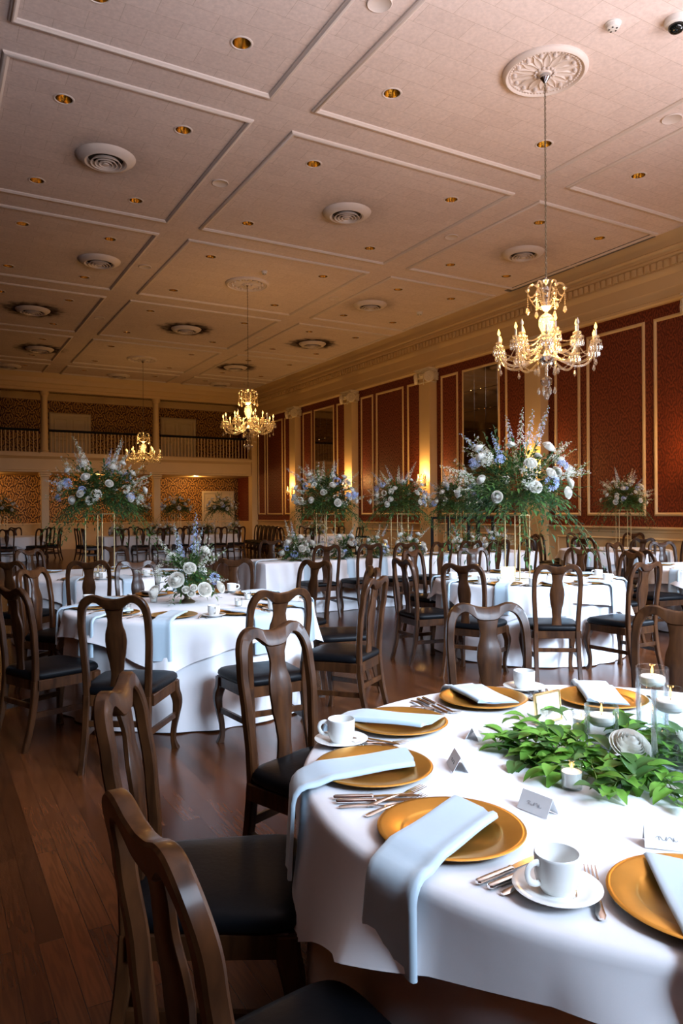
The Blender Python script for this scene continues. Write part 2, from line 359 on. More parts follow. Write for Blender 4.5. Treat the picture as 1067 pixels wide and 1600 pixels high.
M['dark'] = simple('dark_void', (0.02, 0.017, 0.014), 0.7)
M['mirror'] = simple('antique_mirror', (0.50, 0.44, 0.36), 0.05, metal=1.0, var=0.12, scale=3)
M['glass'] = glassy('clear_glass', (0.96, 0.98, 0.98), 0.25, 0.02)
M['water'] = glassy('water', (0.90, 0.94, 0.96), 0.22, 0.03)
M['crystal'] = glassy('crystal', (0.95, 0.94, 0.90), 0.5, 0.1, 0.10, (1.0, 0.86, 0.62))
M['crystal_clear'] = glassy('crystal_clear', (0.93, 0.91, 0.86), 0.5, 0.06)
M['slat'] = simple('grey_slat', (0.30, 0.27, 0.25), 0.5)
M['chrome'] = simple('chrome', (0.8, 0.8, 0.82), 0.12, metal=1.0)
M['wax'] = simple('white_wax', (0.88, 0.84, 0.78), 0.45, var=0.02)
M['flame'] = emit('candle_flame', (1.0, 0.55, 0.14), 4.5)
M['bulb'] = emit('warm_bulb', (1.0, 0.56, 0.13), 4.5)
M['bulb_off'] = simple('clear_bulb', (0.8, 0.75, 0.65), 0.1)
M['candle'] = simple('candle_tube', (0.85, 0.78, 0.62), 0.5)
M['leaf'] = petal('leaf_green', (0.065, 0.15, 0.035), .55, 9, .25)
M['leaf_dark'] = petal('leaf_dark', (0.028, 0.085, 0.032), .5, 9, .2)
M['leaf_bright'] = petal('leaf_bright', (0.15, 0.34, 0.045), .6, 22, .3)
M['stem'] = simple('stem_green', (0.14, 0.22, 0.06), 0.5, var=0.2)
M['rose'] = petal('white_rose', (0.90, 0.88, 0.81), .03, 15, .35)
M['blue'] = petal('blue_delphinium', (0.42, 0.53, 0.84), .3, 18, .35)
M['paleblue'] = petal('pale_blue_blossom', (0.58, 0.68, 0.86), .25, 18, .4)
M['white_fl'] = petal('white_blossom', (0.84, 0.85, 0.76), .1, 18, .4)
M['smoke_white'] = simple('white_plastic', (0.72, 0.69, 0.65), 0.4, var=0.03)
# ------------------------------------------------------------------ room shell
XL, XR, YF, YB, YW, ZC = -4.6, 12.5, -3.0, 29.3, 31.5, 6.75
def quad(mb, a, b, c, d, mi=0): mb.add([a, b, c, d], [(0, 1, 2, 3)], mi)
mb = MB(); quad(mb, (XL, YF, 0), (XR, YF, 0), (XR, YW, 0), (XL, YW, 0)); box(mb, XL, YF, -0.2, XR, YW, -0.01); struct('floor', mb, M['floor'])

DLX = [1.56, 3.11, 5.13, 7.75, 9.78, 11.36]
DLY = [5.10, 7.64, 9.77, 12.37, 14.35, 16.95, 18.97, 21.55, 23.60, 26.15, 28.05]
HR = 0.105
def ceiling_mesh():
    mb = MB(); h = 0.16
    xs = [XL] + [v for x in DLX for v in (x-h, x+h)] + [XR]
    ys = [YF] + [v for y in DLY for v in (y-h, y+h)] + [YB+0.2]
    for i in range(len(xs)-1):
        for j in range(len(ys)-1):
            x0, x1, y0, y1 = xs[i], xs[i+1], ys[j], ys[j+1]
            if i % 2 == 1 and j % 2 == 1:
                cx, cyy = (x0+x1)/2, (y0+y1)/2; n = 32; inn = []; out = []
                for k in range(n):
                    a = 2*PI*(k+0.5)/n; s = h/max(abs(cos(a)), abs(sin(a)))
                    inn.append((cx+HR*cos(a), cyy+HR*sin(a), ZC)); out.append((cx+s*cos(a), cyy+s*sin(a), ZC))
                    if k % 8 == 3: 
                        q = PI/4 + (k//8)*PI/2; out[-1] = (cx+h*(1 if cos(q) > 0 else -1), cyy+h*(1 if sin(q) > 0 else -1), ZC)
                mb.add(inn+out, [(k, n+k, n+(k+1) % n, (k+1) % n)[::-1] for k in range(n)])
                cs = [(x1, y1), (x0, y1), (x0, y0), (x1, y0)]
            else: quad(mb, (x0, y0, ZC), (x0, y1, ZC), (x1, y1, ZC), (x1, y0, ZC))
    return mb
struct('ceiling', ceiling_mesh(), M['ceiling'], None)
# roof slab over the fixtures keeps outside dark
mb = MB(); box(mb, XL-0.2, YF-0.2, 7.1, XR+0.2, YW+0.2, 7.2); struct('ceiling_slab', mb, M['dark'])

tn = [0]
def trim(mb, mat='plaster', sharp=35):
    tn[0] += 1; return struct('trim_%d' % tn[0], mb, M[mat], sharp)
def rect_moulding(mb, place, x0, y0, x1, y1, w=0.07, d=0.035):
    """mitred half-round moulding round a rectangle; place(u, v, height) gives the point"""
    prof = [(0, 0.0), (0.04, 0.45), (0.16, 0.62), (0.3, 0.92), (0.45, 1.0), (0.62, 0.95), (0.78, 0.62), (0.95, 0.4), (1, 0)]
    rings = []
    for a, b in prof:
        o = a*w; rings.append([place(x0+o, y0+o, b*d), place(x1-o, y0+o, b*d), place(x1-o, y1-o, b*d), place(x0+o, y1-o, b*d)])
    loft(mb, rings)
for (x0, x1) in ((0.79, 3.86), (4.42, 8.52), (9.07, 12.15)):
    for (y0, y1) in ((4.45, 8.48), (9.05, 13.02), (13.60, 17.60), (18.2, 22.2), (22.8, 26.75), (27.35, 29.1)):
        mb = MB(); rect_moulding(mb, lambda u, v, h: (u, v, ZC-h), x0, y0, x1, y1, 0.085, 0.04); trim(mb)

# right wall
PY = [8.0, 12.24, 16.46, 20.75, 25.01]                       # near edges of the pilasters, each 0.5 wide
DADO = 1.14
mb = MB(); quad(mb, (XR, YF, DADO-0.06), (XR, YW, DADO-0.06), (XR, YW, 5.5), (XR, YF, 5.5)); struct('wall_right', mb, M['damask_red'])
mb = MB(); quad(mb, (XR, YF, 0), (XR, YW, 0), (XR, YW, DADO-0.06), (XR, YF, DADO-0.06)); quad(mb, (XR, YF, 5.5), (XR, YW, 5.5), (XR, YW, ZC), (XR, YF, ZC)); box(mb, XR+0.01, YF, 0, XR+0.15, YW, 7.1); struct('wall_right_panelling', mb, M['cream'])
def run_y(mb, prof, x, y0, y1, s=-1):
    loft(mb, [[(x+s*d, y0, z) for d, z in prof], [(x+s*d, y1, z) for d, z in prof]], True, True)
mb = MB(); run_y(mb, [(0, 1.02), (0.015, 1.03), (0.02, 1.07), (0.045, 1.09), (0.06, 1.11), (0.06, 1.135), (0.0, 1.145)], XR, YF, YB); trim(mb, 'cream')
mb = MB(); run_y(mb, [(0, 0), (0.035, 0), (0.035, 0.16), (0.022, 0.19), (0.012, 0.22), (0, 0.22)], XR, YF, YB); tag(obj('baseboard_right', mb, M['cream']), kind='structure')
# entablature: architrave, frieze, dentils, cornice
mb = MB(); run_y(mb, [(0, 5.47), (0.10, 5.47), (0.13, 5.50), (0.13, 5.55), (0.10, 5.57), (0.11, 5.72), (0.12, 5.74), (0.12, 5.98), (0.15, 6.02), (0.17, 6.08), (0.17, 6.10), (0.15, 6.115), (0.15, 6.28), (0.20, 6.30), (0.20, 6.34), (0.17, 6.37), (0.17, 6.42), (0.21, 6.45), (0.22, 6.48), (0.20, 6.50), (0.20, 6.60), (0.24, 6.69), (0.26, 6.75), (0, 6.75)], XR, YF, YB, -1); trim(mb, 'cream', 25)
mb = MB(); y = 5.5
while y < 29.2:
    box(mb, XR-0.195, y, 6.135, XR-0.145, y+0.085, 6.27); y += 0.15
trim(mb, 'cream')
def volute(mb, c, nrm, r=0.155, t=0.09):
    """spiral scroll disc facing nrm"""
    m = Matrix.Translation(c) @ rot_to(nrm)
    b = MB(); lathe(b, [(0.0, -t/2), (r*0.82, -t/2), (r, -t*0.3), (r, t*0.3), (r*0.9, t/2), (r*0.8, t*0.38), (0, t*0.38)], 22)
    for s in (1, -1):
        pts = []
        for k in range(40):
            a = k/39*2.35*2*PI; rr = r*0.9*(1-k/39*0.88)
            pts.append((rr*cos(a), rr*sin(a), s*t*0.42))
        tube(b, pts, [0.017*(1-0.5*k/39) for k in range(40)], 6)
        lathe(b, [(0, s*t*0.3), (0.026, s*t*0.5), (0.018, s*t*0.72), (0, s*t*0.78)] if s > 0 else [(0, -t*0.78), (0.018, -t*0.72), (0.026, -t*0.5), (0, -t*0.3)], 10)
    mb.join(b, m)
def capital(y0):
    mb = MB(); x0 = XR-0.25; y1 = y0+0.5; zt = 5.49
    box(mb, x0-0.075, y0-0.075, zt-0.075, XR, y1+0.075, zt-0.03, 0.01); box(mb, x0-0.055, y0-0.055, zt-0.11, XR, y1+0.055, zt-0.07, 0.01); box(mb, x0-0.10, y0-0.1, zt-0.032, XR, y1+0.1, zt)
    # echinus with egg-and-dart
    box(mb, x0-0.04, y0-0.04, zt-0.26, XR, y1+0.04, zt-0.10, 0.03)
    for k in range(5): 
        b = MB(); lathe(b, [(0, -0.05), (0.03, -0.035), (0.042, 0), (0.03, 0.035), (0, 0.05)], 10); mb.join(b, Matrix.Translation((x0-0.045, y0+0.13+k*0.06, zt-0.17)))
        if k < 2: mb.join(b, Matrix.Translation((x0+0.13+k*0.07, y0-0.045, zt-0.17)))
    box(mb, x0-0.015, y0-0.015, zt-0.40, XR, y1+0.015, zt-0.36, 0.008)
    q = 0.7071
    volute(mb, Vector((x0-0.055, y0-0.055, zt-0.245)), (-q, -q, 0)); volute(mb, Vector((x0-0.055, y1+0.055, zt-0.245)), (-q, q, 0))
    volute(mb, Vector((XR-0.05, y0-0.05, zt-0.23)), (0, -1, 0), 0.12, 0.08); 
    # hanging husk ornament
    for k in range(4): 
        b = MB(); lathe(b, [(0, -0.03), (0.018, -0.01), (0.014, 0.02), (0, 0.035)], 8); mb.join(b, Matrix.Translation((x0-0.02, y0+0.25, zt-0.27-k*0.05)))
    return mb
for k, y0 in enumerate(PY):
    mb = MB(); box(mb, XR-0.25, y0, 0.26, XR+0.02, y0+0.5, 5.42, 0.006); box(mb, XR-0.29, y0-0.04, 0, XR+0.02, y0+0.54, 0.22, 0.01); box(mb, XR-0.275, y0-0.025, 0.22, XR+0.02, y0+0.525, 0.28, 0.02)
    trim(mb, 'cream'); trim(capital(y0), 'capital', 40)
mplace = lambda u, v, h: (XR-h, u, v)
bays = [(PY[i]+0.5, (PY[i+1] if i < 4 else YB)) for i in range(5)]
MIRROR = {1, 3}
for k, (a, b) in enumerate([(3.74+0.5, 8.0)] + bays):
    k -= 1
    for (u0, u1, mid) in ((a+0.18, a+0.93, 0), (a+1.13, b-1.13, 1), (b-0.95, b-0.2, 0)):
        mb = MB(); rect_moulding(mb, mplace, u0, 1.36, u1, 5.24, 0.07, 0.035); trim(mb, 'cream')
        if mid and k in MIRROR:
            r = thing('wall_mirror', ('tall smoky mirror in the red wall bay behind the large flower arrangement' if k == 1 else 'tall smoky mirror in the far red wall bay reflecting the balcony'), 'mirror', (XR, (u0+u1)/2, 3.3), 0, None)
            g = MB(); w = (u1-u0-0.13); h = 5.24-1.36-0.13; nx, nz = 3, 7; cw, chh = w/nx, h/nz
            for i in range(nx):
                for j in range(nz):
                    tx = random.Random(i*9+j+k).uniform(-0.0012, 0.0012)
                    box(g, -0.02+tx, -w/2+i*cw+0.003, -h/2+j*chh+0.003, -0.008+tx, -w/2+(i+1)*cw-0.003, -h/2+(j+1)*chh-0.003, 0.004)
            obj('mirror_tiles', g, M['mirror'], r)
            g = MB(); box(g, -0.008, -w/2, -h/2, -0.001, w/2, h/2); obj('backing', g, M['dark'], r)
    # wainscot panels
    mb = MB(); rect_moulding(mb, mplace, a+0.25, 0.34, b-0.25, 0.92, 0.05, 0.02); trim(mb, 'cream')
# linear slot diffusers in the ceiling along the right wall
def slot(y0, y1, label):
    r = thing('slot_diffuser', label, 'ceiling vent', (12.16, (y0+y1)/2, ZC)); L = (y1-y0)/2
    mb = MB(); box(mb, -0.10, -L, -0.006, 0.10, L, -0.001); obj('backing', mb, M['dark'], r)
    mb = MB()
    for i in range(6): box(mb, -0.098+i*0.036, -L, -0.012, -0.088+i*0.036, L, -0.006)
    box(mb, -0.10, -L, -0.015, 0.1, -L+0.02, -0.003); box(mb, -0.10, L-0.02, -0.015, 0.1, L, -0.003); obj('slats', mb, M['slat'], r)
slot(9.18, 11.14, 'nearer grey slotted ceiling vent along the right wall cornice'); slot(11.2, 13.2, 'farther grey slotted ceiling vent along the right wall cornice, behind the big chandelier')

# left wall, wall behind the camera (outside the frame)
mb = MB(); box(mb, XL-0.15, YF, 0, XL, YW, 7.1); struct('wall_left', mb, M['chair_wood'])
mb = MB(); box(mb, XL, YF-0.15, 0, XR, YF, 7.1); struct('wall_front', mb, M['damask_red'])
for k, (x, y, *_) in enumerate(WIN_FRONT):
    mb = MB(); rect_moulding(mb, lambda u, v, h: (u, YF+h, v), x-1.0, 0.9, x+1.0, 4.6, 0.13, 0.09); struct('window_%d' % (k+1), mb, M['cream'])
for k, (x, y, *_) in enumerate(WIN_RIGHT):
    mb = MB(); rect_moulding(mb, mplace, y-1.0, 0.9, y+1.0, 4.6, 0.13, 0.09); struct('window_%d' % (k+4), mb, M['cream'])

# far end: balcony and the wall behind it
mb = MB(); quad(mb, (XR, YW, 0), (XL, YW, 0), (XL, YW, 7.1), (XR, YW, 7.1)); box(mb, XL, YW+0.02, 0, XR, YW+0.2, 7.1); struct('wall_back', mb, M['damask_gold'])
def run_x(mb, prof, y, x0, x1):
    loft(mb, [[(x0, y-d, z) for d, z in prof], [(x1, y-d, z) for d, z in prof]], True, True)
mb = MB(); run_x(mb, [(0, 0), (0.03, 0), (0.03, 0.98), (0.05, 1.02), (0.06, 1.06), (0.06, 1.08), (0, 1.09)], YW, XL, XR); trim(mb, 'cream')
mb = MB(); run_x(mb, [(0, 6.05), (0.03, 6.05), (0.06, 6.12), (0.16, 6.26), (0.16, 6.32), (0, 6.32)], YW, XL, XR); trim(mb, 'cream')
mb = MB(); box(mb, XL, YB, 6.36, XR, YW, 6.42); struct('ceiling_balcony', mb, M['cream'])
mb = MB(); run_x(mb, [(-2.2, 3.02), (-0.05, 3.02), (0.0, 3.02), (0.04, 3.03), (0.04, 3.10), (0.0, 3.12), (0.0, 3.52), (0.03, 3.55), (0.07, 3.60), (0.10, 3.62), (0.10, 3.73), (-2.2, 3.73)], YB, XL, XR); trim(mb, 'cream', 25)
mb = MB(); run_x(mb, [(-0.3, 6.08), (0.02, 6.08), (0.02, 6.18), (0.05, 6.20), (0.05, 6.34), (0.09, 6.38), (0.10, 6.42), (0.10, 6.56), (0.16, 6.66), (0.2, 6.75), (-0.3, 6.75)], YB, XL, XR); trim(mb, 'cream', 25)
for cx in (-0.35, 3.915, 8.15, 12.36):
    mb = MB(); h = 0.135
    if cx > 12: mb2 = MB(); box(mb2, cx-h, YB-0.12, 0, XR, YB+0.27, 6.08, 0.005); trim(mb2, 'cream'); continue
    box(mb, cx-h, YB+0.01, 0, cx+h, YB+0.28, 3.02, 0.006); box(mb, cx-h-0.04, YB-0.03, 2.86, cx+h+0.04, YB+0.32, 2.94, 0.012); box(mb, cx-h-0.06, YB-0.05, 2.94, cx+h+0.06, YB+0.34, 3.02, 0.01); box(mb, cx-h-0.03, YB-0.02, 0, cx+h+0.03, YB+0.31, 0.25, 0.01)
    trim(mb, 'cream')
    mb = MB(); lathe(mb, [(0.17, 0), (0.17, 0.06), (0.15, 0.09), (0.165, 0.12), (0.145, 0.16), (0.14, 0.2), (0.118, 2.12), (0.135, 2.15), (0.125, 2.18), (0.16, 2.25), (0.175, 2.27), (0.175, 2.35)], 24, (cx, YB+0.14, 3.73)); box(mb, cx-0.18, YB-0.04, 3.73, cx+0.18, YB+0.32, 3.78); trim(mb, 'cream')
def railing(x0, x1, label):
    r = thing('balcony_railing', label, 'railing', ((x0+x1)/2, YB+0.14, 3.73)); L = (x1-x0)/2
    mb = MB(); box(mb, -L, -0.05, 0.84, L, 0.05, 0.93, 0.015); obj('handrail', mb, M['black'], r)['label'] = 'black handrail'
    mb = MB(); box(mb, -L, -0.045, 0.0, L, 0.045, 0.06, 0.01); obj('bottom_rail', mb, M['cream'], r)
    b = MB(); lathe(b, [(0.022, 0.06), (0.022, 0.16), (0.014, 0.18), (0.024, 0.22), (0.016, 0.3), (0.02, 0.5), (0.017, 0.66), (0.024, 0.70), (0.014, 0.73), (0.022, 0.75), (0.022, 0.85)], 8); me = b.mesh('baluster', M['cream'])
    n = int((x1-x0)/0.135)
    for i in range(n): obj('baluster', me, None, r, loc=(-L+(i+0.5)*(x1-x0)/n, 0, 0))
railing(1.0, 3.74, 'balcony railing bay at the far left of the balcony'); railing(4.09, 7.98, 'balcony railing bay between the two balcony columns, behind the blue flowers'); railing(8.32, 12.22, 'balcony railing bay at the right end, behind the middle chandelier')
def far_door(x0, x1, z0, z1, n):
    mb = MB(); w = (x1-x0)
    box(mb, x0, YW-0.05, z0, x1, YW, z1); rect_moulding(mb, lambda u, v, h: (u, YW-0.05-h, v), x0-0.1, z0-0.1, x1+0.1, z1+0.12, 0.14, 0.05)
    for i in range(2):
        a = x0+i*w/2+0.1; b = x0+(i+1)*w/2-0.1
        for (c, d) in ((0.12, 0.45), (0.5, 0.93)): rect_moulding(mb, lambda u, v, h: (u, YW-0.05-h, v), a, z0+(z1-z0)*c, b, z0+(z1-z0)*d, 0.05, 0.02)
    box(mb, (x0+x1)/2-0.008, YW-0.06, z0, (x0+x1)/2+0.008, YW-0.045, z1)
    struct('door_%d' % n, mb, M['door'])
far_door(4.46, 5.90, 3.73, 5.45, 1); far_door(9.0, 10.4, 3.73, 5.52, 2); far_door(10.85, 12.2, 0, 2.32, 3)

# ------------------------------------------------------------------ ceiling fixtures
def where(x, y):
    col = {1.56: 'outermost left', 3.11: 'second', 5.13: 'third', 7.75: 'fourth', 9.78: 'fifth', 11.36: 'rightmost'}[x]
    row = ['overhead', 'first', 'second', 'third', 'fourth', 'fifth', 'sixth', 'seventh', 'eighth', 'ninth', 'tenth'][DLY.index(y)]
    return 'brass recessed ceiling downlight, %s from the left in the %s row from the camera' % (col, row)
dl0 = None
mbT = MB(); lathe(mbT, [(HR-0.002, 0.012), (HR-0.002, -0.002), (HR+0.006, -0.008), (HR+0.02, -0.006), (HR+0.026, 0.0)], 28)
# ring only: drop the caps
mbT.f = [f for f in mbT.f if len(f) == 4]; mbT.m = [0]*len(mbT.f)
mbR = MB(); lathe(mbR, [(HR-0.002, 0.0), (HR-0.004, 0.06), (0.085, 0.16), (0.07, 0.19)], 28); mbR.f = [f for f in mbR.f if len(f) == 4]; mbR.m = [0]*len(mbR.f)
mbL = MB(); lathe(mbL, [(0.0, 0.14), (0.03, 0.145), (0.05, 0.165), (0.07, 0.19), (0.0, 0.2)], 16)
meT, meR, meL = mbT.mesh('trim_ring', M['plaster']), mbR.mesh('reflector', M['brass']), mbL.mesh('lamp_face', M['bronze'])
from_list = [(x, y) for y in DLY for x in DLX]
for x, y in from_list:
    r = thing('recessed_downlight', where(x, y), 'ceiling light', (x, y, ZC), 0, 'recessed brass downlights in the ceiling')
    obj('trim_ring', meT, None, r); obj('reflector', meR, None, r); obj('lamp_face', meL, None, r)
def vent_proto():
    r = thing('round_air_diffuser', 'x', 'ceiling vent', (0, 0, ZC), 0, 'round ceiling air vents')
    mb = MB(); lathe(mb, [(0.25, -0.02), (0.27, -0.075), (0.30, -0.085), (0.37, -0.06), (0.42, -0.02), (0.43, 0)], 40); mb.f = [f for f in mb.f if len(f) == 4]; mb.m = [0]*len(mb.f)
    obj('outer_ring', mb, M['plaster'], r)
    mb = MB()
    for (a, b, z0, z1) in ((0.185, 0.225, -0.05, -0.10), (0.125, 0.165, -0.05, -0.105), (0.07, 0.105, -0.05, -0.11), (0.0, 0.05, -0.06, -0.115)):
        lathe(mb, [(a, z0), (b, z1), (b-0.012, z1-0.004), (max(a-0.01, 0), z0-0.004)] if a else [(0.0, -0.09), (0.05, -0.105), (0.045, -0.115), (0, -0.118)], 32)
        
    mb.f = [f for f in mb.f if len(f) == 4]+[f for f in mb.f if len(f) > 4 and abs(mb.v[f[0]][0]) < 0.051]; mb.m = [0]*len(mb.f)
    obj('louvre_cones', mb, M['plaster'], r)
    mb = MB(); lathe(mb, [(0, -0.012), (0.27, -0.012), (0.27, -0.018), (0, -0.018)], 32); obj('throat', mb, M['dark'], r)
    mb = MB(); mb.add([(1.15*cos(2*PI*k/40), 1.15*sin(2*PI*k/40), -0.0025) for k in range(40)], [tuple(range(39, -1, -1))]); o = obj('soot_stain', mb, M['soot'], r); o['label'] = 'dark soot ring on the ceiling tiles'
    return r
vp = vent_proto()
VENTS = [(2.35, 11.08, .12, 'large near left vent beside two brass downlights'), (6.47, 11.08, .12, 'near middle vent in the central ceiling panel'), (10.63, 11.08, .15, 'near right vent behind the big chandelier chain'),
    (3.18, 15.68, .12, 'second row left vent with little soot'), (9.87, 15.75, .2, 'second row right vent above the tall flowers'), (2.44, 20.3, .85, 'sooty third row vent at the left edge'),
    (6.53, 20.36, .92, 'sooty third row middle vent left of the middle chandelier'), (10.57, 20.29, .92, 'sooty third row right vent'), (3.21, 25.03, .9, 'sooty fourth row left vent'),
    (9.83, 24.93, .95, 'sooty fourth row right vent behind the middle chandelier chain'), (2.6, 29.0-0.6, .9, 'farthest left sooty vent above the balcony'), (6.47, 28.5, .95, 'farthest middle sooty vent above the balcony'), (10.56, 28.5, .95, 'farthest right sooty vent above the balcony')]
for x, y, a, lab in VENTS:
    c = dup(vp, (x, y, ZC), 0, 'round white ceiling air diffuser, '+lab, 'round ceiling air vents')
    for ch in c.children:
        if ch.name.startswith('soot'): ch.color = (1, 1, 1, a); ch.rotation_euler.z = x*3+y
        if ch.name.startswith('soot') and y > 28: ch.scale = (0.6, 0.55, 1)
drop_tree(vp)
# flush round loudspeakers in the beams
spk = [(4.11, 6.34, 'at the top edge of the picture'), (4.12, 11.05, 'left of the near middle panel'), (8.75, 6.3, 'at the right edge of the picture'), (8.8, 11.09, 'between the near middle and right panels'), (4.11, 15.6, 'left of the second middle panel'), (8.78, 15.7, 'right of the middle chandelier rosette'), (4.11, 20.3, 'in the left beam over the middle of the hall'), (8.78, 20.3, 'in the right beam over the middle of the hall')]
for x, y, w in spk:
    mb = MB(); lathe(mb, [(0.13, 0), (0.135, -0.008), (0.125, -0.016), (0.115, -0.009), (0, -0.008)], 30)
    tag(obj('ceiling_speaker', mb, M['plaster'], loc=(x, y, ZC)), 'flush white round ceiling speaker '+w, 'speaker', 'round ceiling speakers')
def detector(x, y, label, r=0.06):
    t = thing('smoke_detector', label, 'smoke detector', (x, y, ZC))
    mb = MB(); lathe(mb, [(r*1.15, 0), (r*1.15, -0.012), (r, -0.02), (r*0.9, -0.05), (r*0.6, -0.062), (0, -0.062)], 20); obj('housing', mb, M['smoke_white'], t)
    mb = MB()
    for k in range(5): a = 2*PI*k/5; box(mb, r*0.55*cos(a)-0.008, r*0.55*sin(a)-0.008, -0.066, r*0.55*cos(a)+0.008, r*0.55*sin(a)+0.008, -0.06)
    obj('sensor_slots', mb, M['dark'], t)
detector(6.49, 5.38, 'small white smoke detector on the ceiling right of the plaster rosette', 0.075); detector(11.4, 15.74, 'small white detector on the ceiling near the right wall', 0.08); detector(6.47, 14.67, 'tiny white detector beside the middle chandelier rosette', 0.06)
t = thing('security_camera', 'white dome security camera with black eye at the top right ceiling corner', 'camera', (7.03, 5.0, ZC))
mb = MB(); lathe(mb, [(0.125, 0), (0.125, -0.03), (0.115, -0.06), (0.09, -0.075), (0, -0.075)], 28); obj('housing', mb, M['smoke_white'], t)
mb = MB(); lathe(mb, [(0.085, -0.072), (0.083, -0.10), (0.06, -0.13), (0.03, -0.142), (0, -0.145)], 24); o = obj('dome', mb, simple('smoked_dome', (0.006, 0.008, 0.007), 0.08), t); o['label'] = 'smoked black dome'
def rosette(y, label):
    mb = MB(); lathe(mb, [(0.50, 0), (0.50, -0.02), (0.48, -0.045), (0.455, -0.055), (0.435, -0.045), (0.425, -0.03), (0.40, -0.034), (0.395, -0.02), (0.39, -0.012), (0.1, -0.012), (0.09, -0.03), (0.07, -0.05), (0, -0.055)], 64)
    for k in range(64):
        a = 2*PI*k/64; b = MB(); lathe(b, [(0, -0.012), (0.01, -0.006), (0.01, 0.006), (0, 0.012)], 6); mb.join(b, Matrix.Translation((0.412*cos(a), 0.412*sin(a), -0.032)))
    for k in range(14):
        a = 2*PI*k/14; rings = []
        for i in range(9):
            s = i/8; r = 0.11+0.265*s; w = 0.012+0.045*sin(PI*min(1, s*1.02+0.12)**1.2)**0.8; w = max(w, 0.004)
            row = []
            for j in range(7):
                q = -1+2*j/6; hgt = 0.012+0.022*(abs(q)**1.5*0.9+0.35)*(1-0.3*s) if abs(q) < 0.99 else 0.012
                row.append((r*cos(a)-q*w*sin(a), r*sin(a)+q*w*cos(a), -hgt))
            rings.append(row)
        loft(mb, rings, closed=False)
        a2 = a+PI/14; b = MB(); lathe(b, [(0, -0.03), (0.02, -0.022), (0.022, 0), (0.014, 0.02), (0, 0.028)], 8)
        mb.join(b, Matrix.Translation((0.35*cos(a2), 0.35*sin(a2), -0.02)) @ Matrix.Scale(1.2, 4))
        mb.join(b, Matrix.Translation((0.115*cos(a2), 0.115*sin(a2), -0.028)) @ Matrix.Scale(0.8, 4))
    tag(obj('ceiling_rosette', mb, M['plaster'], loc=(6.47, y, ZC)), label, 'ceiling rosette')
CHY = [6.36, 15.64, 25.04]
rosette(CHY[0], 'large white plaster petal rosette on the ceiling above the nearest chandelier'); rosette(CHY[1], 'plaster petal rosette above the middle chandelier'); rosette(CHY[2], 'small far plaster rosette above the farthest chandelier')
# ------------------------------------------------------------------ chandeliers and sconces
WARM = (1.0, 0.52, 0.16)
def bead(mb, p, r): mb.add([(p[0]+r, p[1], p[2]), (p[0], p[1]+r, p[2]), (p[0]-r, p[1], p[2]), (p[0], p[1]-r, p[2]), (p[0], p[1], p[2]+r*1.2), (p[0], p[1], p[2]-r*1.2)],
    [(0, 1, 4), (1, 2, 4), (2, 3, 4), (3, 0, 4), (1, 0, 5), (2, 1, 5), (3, 2, 5), (0, 3, 5)])
def swag(mb, a, b, sag, r=0.010, step=0.022):
    a, b = Vector(a), Vector(b); n = max(4, int(((b-a).length+sag)/step))
    for i in range(n+1):
        t = i/n; p = a.lerp(b, t); p.z -= sag*4*t*(1-t); bead(mb, p, r)
def prism(mb, p, l=0.07, r=0.012):
    x, y, z = p; lathe(mb, [(0.001, 0), (r*0.5, -l*0.1), (r, -l*0.65), (0.001, -l)], 6, (x, y, z))
def dish(mb, p, r, h=0.025): lathe(mb, [(0.01, -0.01), (r*0.5, -0.008), (r, h), (r*0.95, h+0.006), (r*0.4, 0.004), (0.01, 0.004)], 14, p)
def drip(mb, p, r, n, l):
    for k in range(n):
        a = 2*PI*k/n; q = (p[0]+r*cos(a), p[1]+r*sin(a), p[2]); bead(mb, (q[0], q[1], q[2]-0.012), 0.008); prism(mb, (q[0], q[1], q[2]-0.024), l)
FLAME = [(0.001, -0.002), (0.008, 0.006), (0.0125, 0.02), (0.010, 0.036), (0.005, 0.052), (0.001, 0.066)]
